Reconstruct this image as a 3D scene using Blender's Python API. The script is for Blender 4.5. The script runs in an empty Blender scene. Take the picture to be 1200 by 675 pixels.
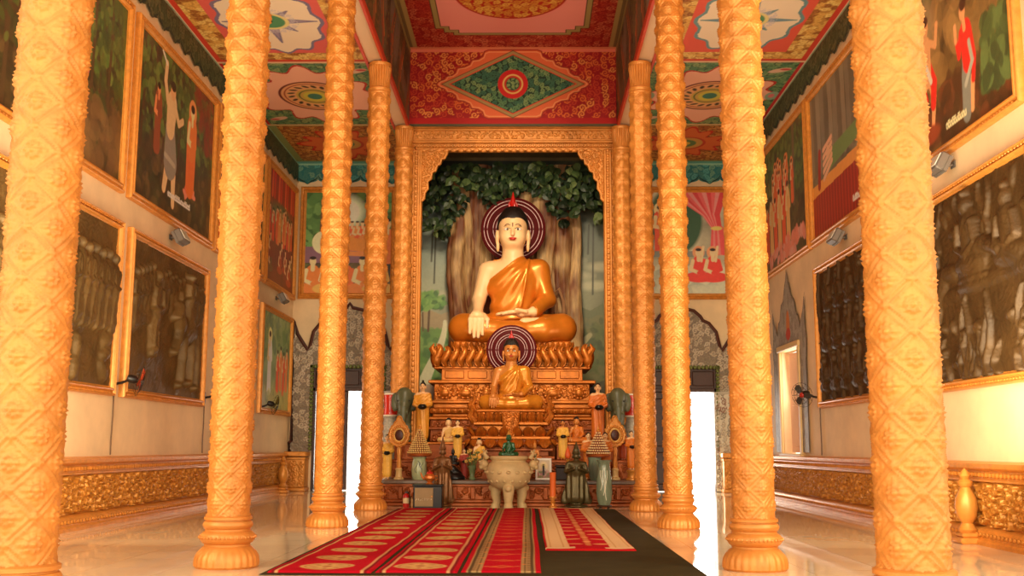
import bpy, math, random
import numpy as np
from mathutils import Vector, Matrix

PI = math.pi
S = bpy.context.scene
COL = S.collection

# ------------------------------------------------------------------ camera, world, lights, exposure
cam_d = bpy.data.cameras.new('camera')
cam_d.sensor_width = 36.0
cam_d.lens = 1256.9 / 1200 * 36
cam_d.clip_end = 200
cam = bpy.data.objects.new('camera', cam_d)
COL.objects.link(cam)
S.camera = cam
PITCH, YAW, ROLL = 0.1473, -0.0150, 0.0033
cam.matrix_world = (Matrix.Translation((0.3852, 0.0, 1.2225)) @ Matrix.Rotation(-YAW, 4, 'Z')
                    @ Matrix.Rotation(PI / 2 + PITCH, 4, 'X') @ Matrix.Rotation(ROLL, 4, 'Z'))

S.view_settings.view_transform = 'Standard'
S.view_settings.look = 'None'
S.view_settings.gamma = 1.0
S.view_settings.use_curve_mapping = False
S.view_settings.exposure = 0.08
S.cycles.use_denoising = True
S.cycles.max_bounces = 8
S.cycles.diffuse_bounces = 5
S.cycles.glossy_bounces = 4
S.cycles.caustics_reflective = False
S.cycles.caustics_refractive = False
S.cycles.sample_clamp_indirect = 8.0

W = bpy.data.worlds.new('daylight')
S.world = W
W.use_nodes = True
bg = W.node_tree.nodes['Background']
bg.inputs['Color'].default_value = (1.0, 0.90, 0.74, 1)
bg.inputs['Strength'].default_value = 1.9


def area_light(name, loc, target, sx, sy, power, color, spread=None):
    d = bpy.data.lights.new(name, 'AREA')
    d.shape = 'RECTANGLE'
    d.size, d.size_y = sx, sy
    d.energy = power
    d.color = color
    o = bpy.data.objects.new(name, d)
    COL.objects.link(o)
    o.location = loc
    if spread:
        d.spread = math.radians(spread)
    o.rotation_euler = (Vector(target) - Vector(loc)).to_track_quat('-Z', 'Y').to_euler()
    return o


WARM = (1.0, 0.84, 0.56)
area_light('entrance_daylight', (0.0, -3.0, 4.0), (0, 20, 5.0), 11, 6.5, 560, (1.0, 0.87, 0.62))
area_light('side_daylight_left', (-6.2, 4.5, 3.0), (0.0, 12, 3.2), 5, 4.5, 95, (1.0, 0.87, 0.62))
area_light('side_daylight_right', (6.2, 4.5, 3.0), (0.0, 12, 3.2), 5, 4.5, 95, (1.0, 0.87, 0.62))
area_light('window_daylight_right', (6.6, 24.5, 2.3), (0, 24.0, 1.8), 1.5, 2.2, 50, (1.0, 0.90, 0.74))
area_light('window_daylight_left', (-6.6, 24.5, 2.3), (0, 24.0, 1.8), 1.5, 2.2, 50, (1.0, 0.90, 0.74))
area_light('altar_fill', (0.0, 18.0, 9.6), (0, 27, 4.4), 2.0, 1.0, 118, WARM, 66)  # unseen fill light added under the nave ceiling to brighten the altar
for sx, nm in ((-1, 'left'), (1, 'right')):
    area_light('back_door_daylight_' + nm, (4.9 * sx, 31.6, 1.5), (4.2 * sx, 26, 0.4), 1.6, 2.6, 150, (1.0, 0.94, 0.84))
area_light('aisle_side_fill_left', (-5.6, 9.0, 3.6), (-3.6, 18, 3.8), 1.4, 5, 200, (1.0, 0.87, 0.62))  # added light panel for the columns' outer sides, no window here
area_light('aisle_up_fill_left', (-4.6, 12.0, 2.2), (-4.6, 22, 9.0), 2.5, 3, 270, WARM)  # added fill aimed upward to brighten the aisle ceiling, no fitting here
area_light('aisle_side_fill_right', (5.6, 9.0, 3.6), (3.6, 18, 3.8), 1.4, 5, 200, (1.0, 0.87, 0.62))  # right-hand twin of the added panel for the columns' outer sides
area_light('aisle_up_fill_right', (4.6, 12.0, 2.2), (4.6, 22, 9.0), 2.5, 3, 270, WARM)  # matching added upward fill for the right aisle ceiling

# ------------------------------------------------------------------ materials
MATS = {}


def lin(c):
    """sRGB 0-255 to linear tuple"""
    r = []
    for v in c:
        v = v / 255.0
        r.append(v / 12.92 if v <= 0.04045 else ((v + 0.055) / 1.055) ** 2.4)
    return tuple(r)


def mat(name, rgb=None, rough=0.5, metal=0.0, var=0.0, vscale=6.0, bump=0.0, bscale=40.0, vcol=False, spec=0.5,
        coat=0.0, stretch=None, rgb2=None, emit=0.0):
    if name in MATS:
        return MATS[name]
    m = bpy.data.materials.new(name)
    m.use_nodes = True
    nt = m.node_tree
    b = nt.nodes['Principled BSDF']
    b.inputs['Roughness'].default_value = rough
    b.inputs['Metallic'].default_value = metal
    b.inputs['Specular IOR Level'].default_value = spec
    b.inputs['Coat Weight'].default_value = coat
    tc = nt.nodes.new('ShaderNodeTexCoord')
    src = tc.outputs['Object']
    if stretch:
        mp = nt.nodes.new('ShaderNodeMapping')
        mp.inputs['Scale'].default_value = stretch
        nt.links.new(src, mp.inputs['Vector'])
        src = mp.outputs['Vector']
    if vcol:
        a = nt.nodes.new('ShaderNodeVertexColor')
        a.layer_name = 'paint'
        colsock = a.outputs['Color']
    else:
        colsock = None
        b.inputs['Base Color'].default_value = (*lin(rgb), 1)
    if var > 0 or rgb2 is not None:
        n = nt.nodes.new('ShaderNodeTexNoise')
        n.inputs['Scale'].default_value = vscale
        n.inputs['Detail'].default_value = 5
        n.inputs['Roughness'].default_value = 0.6
        nt.links.new(src, n.inputs['Vector'])
        mx = nt.nodes.new('ShaderNodeMix')
        mx.data_type = 'RGBA'
        if rgb2 is not None:
            rmp = nt.nodes.new('ShaderNodeMapRange')
            rmp.inputs['From Min'].default_value = 0.35
            rmp.inputs['From Max'].default_value = 0.65
            nt.links.new(n.outputs['Fac'], rmp.inputs['Value'])
            nt.links.new(rmp.outputs['Result'], mx.inputs['Factor'])
            mx.inputs['A'].default_value = (*lin(rgb), 1)
            mx.inputs['B'].default_value = (*lin(rgb2), 1)
        else:
            mx.blend_type = 'MULTIPLY'
            mx.inputs['Factor'].default_value = var
            if colsock is not None:
                nt.links.new(colsock, mx.inputs['A'])
            else:
                mx.inputs['A'].default_value = (*lin(rgb), 1)
            rmp = nt.nodes.new('ShaderNodeMapRange')
            rmp.inputs['From Min'].default_value = 0.3
            rmp.inputs['From Max'].default_value = 0.7
            rmp.inputs['To Min'].default_value = 0.35
            rmp.inputs['To Max'].default_value = 1.25
            nt.links.new(n.outputs['Fac'], rmp.inputs['Value'])
            nt.links.new(rmp.outputs['Result'], mx.inputs['B'])
        colsock = mx.outputs['Result']
    if colsock is not None:
        nt.links.new(colsock, b.inputs['Base Color'])
    if bump > 0:
        n2 = nt.nodes.new('ShaderNodeTexNoise')
        n2.inputs['Scale'].default_value = bscale
        n2.inputs['Detail'].default_value = 4
        nt.links.new(src, n2.inputs['Vector'])
        bp = nt.nodes.new('ShaderNodeBump')
        bp.inputs['Strength'].default_value = bump
        bp.inputs['Distance'].default_value = 0.02
        nt.links.new(n2.outputs['Fac'], bp.inputs['Height'])
        nt.links.new(bp.outputs['Normal'], b.inputs['Normal'])
    MATS[name] = m
    return m


GOLD = mat('gilded_plaster', (220, 142, 62), 0.42, 0.26, var=0.35, vscale=3.0, bump=0.12, bscale=60)
GOLD2 = mat('gilded_moulding', (226, 150, 64), 0.38, 0.28, var=0.35, vscale=9.0, bump=0.10, bscale=80)
ALTARGOLD = mat('altar_gilding', (204, 116, 36), 0.33, 0.5, var=0.5, vscale=5.0, bump=0.2, bscale=50)
REDGOLD = mat('red_gilding', (166, 84, 30), 0.38, 0.4, var=0.5, vscale=6.0, bump=0.2, bscale=50)
PLASTER = mat('cream_plaster', (244, 212, 166), 0.75, var=0.22, vscale=1.3, bump=0.05, bscale=14)
PAINT = mat('painted_surface', None, 0.55, vcol=True, spec=0.3)
OILPAINT = mat('oil_painting', None, 0.42, vcol=True, var=0.12, vscale=14, bump=0.1, bscale=60)
CARPET = mat('carpet_pile', None, 0.95, vcol=True, spec=0.1, bump=0.5, bscale=180)
BRONZE = mat('dark_bronze', (92, 68, 36), 0.36, 0.55, var=0.6, vscale=7, bump=0.25, bscale=30)
SKIN = mat('pale_painted_skin', (246, 200, 146), 0.42, var=0.08, vscale=3)
TANSKIN = mat('gilded_skin', (212, 134, 62), 0.34, 0.2, var=0.15, vscale=6)
SATIN = mat('orange_satin', (222, 128, 36), 0.32, 0.35, var=0.2, vscale=3)
GOLDSATIN = mat('gold_satin', (226, 142, 40), 0.30, 0.3, var=0.2, vscale=8)
SAFFRON = mat('saffron_robe', (222, 122, 32), 0.5, 0.05, var=0.25, vscale=12)
YELLOWROBE = mat('yellow_robe', (238, 178, 66), 0.5, 0.05, var=0.25, vscale=12)
BLACK = mat('black_lacquer', (18, 14, 12), 0.3)
HAIR = mat('black_hair_paint', (26, 17, 12), 0.45, bump=0.5, bscale=90)
REDP = mat('red_paint', (190, 26, 20), 0.35)
WHITEP = mat('white_paint', (240, 232, 220), 0.45)
MAROON = mat('maroon_halo', (84, 12, 14), 0.6, spec=0.15)
MARBLE = None

# ------------------------------------------------------------------ object helpers


def link(o, parent=None):
    COL.objects.link(o)
    if parent is not None:
        o.parent = parent
    return o


def tag(o, label, cat, group=None, kind=None):
    o['label'] = label
    o['category'] = cat
    if group:
        o['group'] = group
    if kind:
        o['kind'] = kind
    return o


def thing(name, label, cat, loc=(0, 0, 0), rz=0.0, group=None, kind=None):
    o = bpy.data.objects.new(name, None)
    o.empty_display_size = 0.1
    COL.objects.link(o)
    o.location = loc
    o.rotation_euler = (0, 0, rz)
    return tag(o, label, cat, group, kind)


def mesh_data(name, V, F, mats, midx=None, colors=None, smooth=True, angle=40):
    """F: list of int arrays (n,3) or (n,4)"""
    me = bpy.data.meshes.new(name)
    V = np.asarray(V, dtype=np.float32).reshape(-1, 3)
    F = [np.asarray(f, dtype=np.int32) for f in F if len(f)]
    me.vertices.add(len(V))
    me.vertices.foreach_set('co', V.ravel())
    nl = sum(f.size for f in F)
    npoly = sum(len(f) for f in F)
    me.loops.add(nl)
    me.loops.foreach_set('vertex_index', np.concatenate([f.ravel() for f in F]))
    me.polygons.add(npoly)
    tot = np.concatenate([np.full(len(f), f.shape[1], np.int32) for f in F])
    st = np.concatenate([[0], np.cumsum(tot)[:-1]]).astype(np.int32)
    me.polygons.foreach_set('loop_start', st)
    me.polygons.foreach_set('loop_total', tot)
    if not isinstance(mats, (list, tuple)):
        mats = [mats]
    for m in mats:
        me.materials.append(m)
    if midx is not None:
        me.polygons.foreach_set('material_index', np.asarray(midx, dtype=np.int32))
    me.polygons.foreach_set('use_smooth', np.full(npoly, bool(smooth)))
    if colors is not None:
        ca = me.color_attributes.new('paint', 'FLOAT_COLOR', 'POINT')
        c4 = np.ones((len(V), 4), np.float32)
        c4[:, :3] = colors
        ca.data.foreach_set('color', c4.ravel())
    me.update(calc_edges=True)
    me.validate()
    if smooth and angle < 180 and npoly < 60000:
        me.set_sharp_from_angle(angle=math.radians(angle))
    return me


class MB:
    """collects shapes into one mesh"""

    def __init__(s):
        s.v, s.q, s.t, s.n = [], [], [], 0

    def add(s, V, Q=None, T=None, M=None):
        V = np.asarray(V, float).reshape(-1, 3)
        if M is not None:
            A = np.array(M)
            V = V @ A[:3, :3].T + A[:3, 3]
        if Q is not None and len(Q):
            s.q.append(np.asarray(Q) + s.n)
        if T is not None and len(T):
            s.t.append(np.asarray(T) + s.n)
        s.v.append(V)
        s.n += len(V)
        return s

    def box(s, lo, hi, bev=0.0, M=None):
        lo = np.array(lo, float)
        hi = np.array(hi, float)
        b = min(bev, 0.45 * float(np.min(hi - lo)))
        if b <= 0:
            V = [(x, y, z) for x in (lo[0], hi[0]) for y in (lo[1], hi[1]) for z in (lo[2], hi[2])]
            Q = [(0, 1, 3, 2), (4, 6, 7, 5), (0, 4, 5, 1), (2, 3, 7, 6), (0, 2, 6, 4), (1, 5, 7, 3)]
            return s.add(V, Q, M=M)
        # chamfered box: each corner gives 3 verts
        V, idx = [], {}
        for i in (0, 1):
            for j in (0, 1):
                for k in (0, 1):
                    c = [(lo, hi)[i][0], (lo, hi)[j][1], (lo, hi)[k][2]]
                    sg = (1 - 2 * i, 1 - 2 * j, 1 - 2 * k)
                    for a in range(3):
                        p = [c[t] + (sg[t] * b if t != a else 0) for t in range(3)]
                        idx[(i, j, k, a)] = len(V)
                        V.append(p)
        Q, T = [], []
        for a in range(3):
            o1, o2 = [t for t in range(3) if t != a]
            for e in (0, 1):
                ring = []
                for (p, q) in ((0, 0), (1, 0), (1, 1), (0, 1)):
                    k = [0, 0, 0]
                    k[a] = e
                    k[o1] = p
                    k[o2] = q
                    ring.append(idx[(*k, a)])
                Q.append(ring if (e == 1) == (a != 1) else ring[::-1])
        for a in range(3):
            o1, o2 = [t for t in range(3) if t != a]
            for p in (0, 1):
                for q in (0, 1):
                    k0 = [0, 0, 0]
                    k0[o1], k0[o2] = p, q
                    k1 = list(k0)
                    k1[a] = 1
                    ring = [idx[(*k0, o1)], idx[(*k1, o1)], idx[(*k1, o2)], idx[(*k0, o2)]]
                    Q.append(ring)
        for i in (0, 1):
            for j in (0, 1):
                for k in (0, 1):
                    T.append([idx[(i, j, k, a)] for a in range(3)])
        return s.add(V, Q, T, M)

    def lathe(s, prof, seg=24, c=(0, 0, 0), axis='Z', cap=True, M=None, sx=1.0, sy=1.0):
        prof = np.array(prof, float)
        th = np.linspace(0, 2 * PI, seg, endpoint=False)
        n = len(prof)
        V = np.zeros((n, seg, 3))
        V[:, :, 0] = prof[:, 0:1] * np.cos(th) * sx
        V[:, :, 1] = prof[:, 0:1] * np.sin(th) * sy
        V[:, :, 2] = prof[:, 1:2]
        V = V.reshape(-1, 3)
        if axis == 'X':
            V = V[:, [2, 0, 1]]
        elif axis == 'Y':
            V = V[:, [1, 2, 0]]
        V = V + np.array(c)
        i, j = np.meshgrid(np.arange(n - 1), np.arange(seg), indexing='ij')
        j2 = (j + 1) % seg
        Q = np.stack([i * seg + j, i * seg + j2, (i + 1) * seg + j2, (i + 1) * seg + j], -1).reshape(-1, 4)
        T = []
        Vl = list(V)
        if cap:
            for row, fl in ((0, True), (n - 1, False)):
                if prof[row, 0] > 1e-5:
                    cidx = len(Vl)
                    Vl.append(V[row * seg:(row + 1) * seg].mean(0))
                    for k in range(seg):
                        a, b = row * seg + k, row * seg + (k + 1) % seg
                        T.append((cidx, b, a) if fl else (cidx, a, b))
        return s.add(np.array(Vl), Q, T, M)

    def tube(s, pts, r, seg=8, closed=False, M=None):
        P = np.array(pts, float)
        n = len(P)
        R = np.broadcast_to(np.asarray(r, float), (n,))
        if closed:
            tan = np.roll(P, -1, 0) - np.roll(P, 1, 0)
        else:
            tan = np.gradient(P, axis=0)
        tan /= (np.linalg.norm(tan, axis=1, keepdims=True) + 1e-9)
        ref = np.array([0, 0, 1.0])
        if abs(tan[:, 2]).mean() > 0.8:
            ref = np.array([0, 1.0, 0])
        a = np.cross(tan, ref)
        a /= (np.linalg.norm(a, axis=1, keepdims=True) + 1e-9)
        b = np.cross(tan, a)
        th = np.linspace(0, 2 * PI, seg, endpoint=False)
        V = P[:, None] + R[:, None, None] * (np.cos(th)[None, :, None] * a[:, None] + np.sin(th)[None, :, None] * b[:, None])
        m = n if closed else n - 1
        i, j = np.meshgrid(np.arange(m), np.arange(seg), indexing='ij')
        i2, j2 = (i + 1) % n, (j + 1) % seg
        Q = np.stack([i * seg + j, i * seg + j2, i2 * seg + j2, i2 * seg + j], -1).reshape(-1, 4)
        V = list(V.reshape(-1, 3))
        T = []
        if not closed:
            for row in (0, n - 1):
                c = len(V)
                V.append(P[row])
                for k in range(seg):
                    aa, bb = row * seg + k, row * seg + (k + 1) % seg
                    T.append((c, aa, bb) if row == 0 else (c, bb, aa))
        return s.add(np.array(V), Q, T, M)

    def ell(s, c, r, seg=16, rings=10, M=None):
        ph = np.linspace(0, PI, rings + 1)
        prof = np.stack([np.sin(ph), -np.cos(ph)], -1)
        prof[0, 0] = prof[-1, 0] = 1e-4
        A = Matrix.Diagonal((r[0], r[1], r[2], 1))
        A = Matrix.Translation(c) @ A
        if M is not None:
            A = M @ A
        return s.lathe(prof, seg, cap=False, M=A)

    def prism(s, poly, d0, d1, M=None):
        """poly (x,z) list, extruded in y from d0 (front) to d1; fan from centroid"""
        P = np.array(poly, float)
        n = len(P)
        V = []
        for d in (d0, d1):
            V += [(x, d, z) for x, z in P]
        c = P.mean(0)
        V += [(c[0], d0, c[1]), (c[0], d1, c[1])]
        T, Q = [], []
        for i in range(n):
            j = (i + 1) % n
            T.append((2 * n, i, j))
            T.append((2 * n + 1, n + j, n + i))
            Q.append((i, n + i, n + j, j))
        return s.add(V, Q, T, M)

    def build(s, name, m, parent=None, smooth=True, angle=40, loc=None):
        V = np.concatenate(s.v)
        F = []
        if s.q:
            F.append(np.concatenate(s.q))
        if s.t:
            F.append(np.concatenate(s.t))
        me = mesh_data(name, V, F, m, smooth=smooth, angle=angle)
        o = bpy.data.objects.new(name, me)
        link(o, parent)
        if loc:
            o.location = loc
        return o


def grid_part(name, U, Vv, pos, m, parent=None, colors=None, mask=None, smooth=True, angle=180, flip=False):
    """grid of len(Vv) x len(U) points; pos(u,v)-> x,y,z arrays; mask per-vertex bool"""
    uu, vv = np.meshgrid(U, Vv)
    x, y, z = pos(uu, vv)
    P = np.stack(np.broadcast_arrays(x, y, z), -1).reshape(-1, 3)
    h, w = uu.shape
    i, j = np.meshgrid(np.arange(h - 1), np.arange(w - 1), indexing='ij')
    Q = np.stack([i * w + j, i * w + j + 1, (i + 1) * w + j + 1, (i + 1) * w + j], -1)
    if mask is not None:
        mk = mask[:-1, :-1] & mask[1:, :-1] & mask[:-1, 1:] & mask[1:, 1:]
        Q = Q[mk]
    Q = Q.reshape(-1, 4)
    if flip:
        Q = Q[:, ::-1]
    c = None if colors is None else colors.reshape(-1, 3)
    if mask is not None:
        used = np.zeros(len(P), bool)
        used[Q.ravel()] = True
        remap = np.cumsum(used) - 1
        Q = remap[Q]
        P = P[used]
        if c is not None:
            c = c[used]
    me = mesh_data(name, P, [Q], m, colors=c, smooth=smooth, angle=angle)
    o = bpy.data.objects.new(name, me)
    return link(o, parent)


def copy_thing(o, loc, rz=None, scale=None, label=None, mats=None):
    def rec(src, par):
        c = src.copy()
        COL.objects.link(c)
        if par is not None:
            c.parent = par
            c.matrix_parent_inverse = src.matrix_parent_inverse.copy()
        for ch in list(src.children):
            rec(ch, c)
        return c
    c = rec(o, None)
    c.location = loc
    if rz is not None:
        c.rotation_euler = (0, 0, rz)
    if scale is not None:
        c.scale = scale if isinstance(scale, (tuple, list)) else (scale,) * 3
    if label:
        c['label'] = label
    return c


def surface_nets(Sd, lo, h):
    ins = Sd < 0
    nx, ny, nz = Sd.shape
    cnt = np.zeros((nx - 1, ny - 1, nz - 1), np.int8)
    corners = [(a, b, c) for a in (0, 1) for b in (0, 1) for c in (0, 1)]
    for a, b, c in corners:
        cnt += ins[a:nx - 1 + a, b:ny - 1 + b, c:nz - 1 + c]
    act = (cnt > 0) & (cnt < 8)
    ii = np.argwhere(act)
    idx = -np.ones(act.shape, np.int64)
    idx[act] = np.arange(len(ii))
    acc = np.zeros((len(ii), 3))
    num = np.zeros(len(ii))
    for a in corners:
        for ax in range(3):
            if a[ax] == 0:
                b = list(a)
                b[ax] = 1
                sa = Sd[ii[:, 0] + a[0], ii[:, 1] + a[1], ii[:, 2] + a[2]]
                sb = Sd[ii[:, 0] + b[0], ii[:, 1] + b[1], ii[:, 2] + b[2]]
                m = (sa < 0) != (sb < 0)
                t = sa[m] / (sa[m] - sb[m])
                p = np.tile(np.array(a, float), (m.sum(), 1))
                p[:, ax] = t
                acc[m] += p
                num[m] += 1
    V = np.array(lo) + h * (ii + acc / np.maximum(num, 1)[:, None])
    Q = []
    for ax in range(3):
        u, w = (ax + 1) % 3, (ax + 2) % 3
        sl0 = [slice(None)] * 3
        sl1 = [slice(None)] * 3
        sl0[ax] = slice(0, -1)
        sl1[ax] = slice(1, None)
        e = np.argwhere(ins[tuple(sl0)] != ins[tuple(sl1)])
        ok = (e[:, u] > 0) & (e[:, w] > 0) & (e[:, u] < Sd.shape[u] - 1) & (e[:, w] < Sd.shape[w] - 1)
        e = e[ok]
        sg = ins[e[:, 0], e[:, 1], e[:, 2]]

        def cell(du, dw):
            k = e.copy()
            k[:, u] -= du
            k[:, w] -= dw
            return idx[k[:, 0], k[:, 1], k[:, 2]]
        q = np.stack([cell(1, 1), cell(0, 1), cell(0, 0), cell(1, 0)], -1)
        q[~sg] = q[~sg][:, ::-1]
        Q.append(q)
    return V, np.concatenate(Q)


class Sdf:
    def __init__(s, lo, hi, h):
        s.lo = np.array(lo, float)
        s.h = h
        n = np.ceil((np.array(hi) - s.lo) / h).astype(int) + 1
        s.ax = [s.lo[k] + h * np.arange(n[k]) for k in range(3)]
        s.S = np.full(n, 1.0, np.float32)

    def grid(s):
        return np.meshgrid(*s.ax, indexing='ij')

    def _win(s, lo, hi):
        sl = []
        for k in range(3):
            a = int(max(0, math.floor((lo[k] - s.lo[k]) / s.h)))
            b = int(min(len(s.ax[k]), math.ceil((hi[k] - s.lo[k]) / s.h) + 1))
            if b <= a:
                return None, None
            sl.append(slice(a, b))
        g = np.meshgrid(*[s.ax[k][sl[k]] for k in range(3)], indexing='ij')
        return tuple(sl), g

    def _smin(s, sl, d, k):
        a = s.S[sl]
        if k <= 0:
            s.S[sl] = np.minimum(a, d)
        else:
            hh = np.clip(0.5 + 0.5 * (a - d) / k, 0, 1)
            s.S[sl] = a * (1 - hh) + d * hh - k * hh * (1 - hh)

    def cap(s, a, b, ra, rb=None, k=0.05, flat=(1, 1, 1)):
        rb = ra if rb is None else rb
        a = np.array(a, float)
        b = np.array(b, float)
        R = max(ra, rb) + k * 1.5 + 3 * s.h + 0.02
        sl, g = s._win(np.minimum(a, b) - R, np.maximum(a, b) + R)
        if sl is None:
            return s
        ab = b - a
        L2 = ab @ ab + 1e-12
        t = np.clip(((g[0] - a[0]) * ab[0] + (g[1] - a[1]) * ab[1] + (g[2] - a[2]) * ab[2]) / L2, 0, 1)
        d = np.sqrt(sum(((g[i] - a[i] - t * ab[i]) / flat[i]) ** 2 for i in range(3))) - (ra + (rb - ra) * t)
        s._smin(sl, d * min(flat), k)
        return s

    def ell(s, c, r, k=0.05, rot=None):
        c = np.array(c, float)
        R = max(r) + k * 1.5 + 3 * s.h + 0.02
        sl, g = s._win(c - R, c + R)
        if sl is None:
            return s
        q = [g[i] - c[i] for i in range(3)]
        if rot is not None:
            A = np.array(rot)
            q = [sum(A[j][i] * q[j] for j in range(3)) for i in range(3)]
        k0 = np.sqrt(sum((q[i] / r[i]) ** 2 for i in range(3)))
        k1 = np.sqrt(sum((q[i] / r[i] ** 2) ** 2 for i in range(3))) + 1e-9
        s._smin(sl, np.maximum(k0 * (k0 - 1) / k1, -min(r)), k)
        return s

    def mesh(s):
        return surface_nets(s.S, s.lo, s.h)


def relax(V, Q, it=1, f=0.5):
    n = len(V)
    for _ in range(it):
        acc = np.zeros((n, 3))
        c = np.zeros(n)
        for a, b in ((0, 1), (1, 2), (2, 3), (3, 0)):
            np.add.at(acc, Q[:, a], V[Q[:, b]])
            np.add.at(acc, Q[:, b], V[Q[:, a]])
            np.add.at(c, Q[:, a], 1)
            np.add.at(c, Q[:, b], 1)
        V = V + f * (acc / np.maximum(c, 1)[:, None] - V)
    return V


def vert_normals(V, Q):
    n = np.zeros_like(V)
    fn = np.cross(V[Q[:, 2]] - V[Q[:, 0]], V[Q[:, 3]] - V[Q[:, 1]])
    for k in range(4):
        np.add.at(n, Q[:, k], fn)
    return n / (np.linalg.norm(n, axis=1, keepdims=True) + 1e-9)


# ------------------------------------------------------------------ 2-D painting (pigment on a grid)


def vnoise(h, w, cells, rng, octaves=3):
    out = np.zeros((h, w))
    amp = 1.0
    tot = 0
    for o in range(octaves):
        cy = max(2, int(cells * 2 ** o * h / max(h, w)) + 2)
        cx = max(2, int(cells * 2 ** o * w / max(h, w)) + 2)
        g = rng.random((cy + 1, cx + 1))
        y = np.linspace(0, cy - 1e-3, h)
        x = np.linspace(0, cx - 1e-3, w)
        yi, xi = y.astype(int), x.astype(int)
        fy, fx = (y - yi)[:, None], (x - xi)[None, :]
        fy = fy * fy * (3 - 2 * fy)
        fx = fx * fx * (3 - 2 * fx)
        a = g[yi][:, xi] * (1 - fx) + g[yi][:, xi + 1] * fx
        b = g[yi + 1][:, xi] * (1 - fx) + g[yi + 1][:, xi + 1] * fx
        out += amp * (a * (1 - fy) + b * fy)
        tot += amp
        amp *= 0.5
    return out / tot


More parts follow.
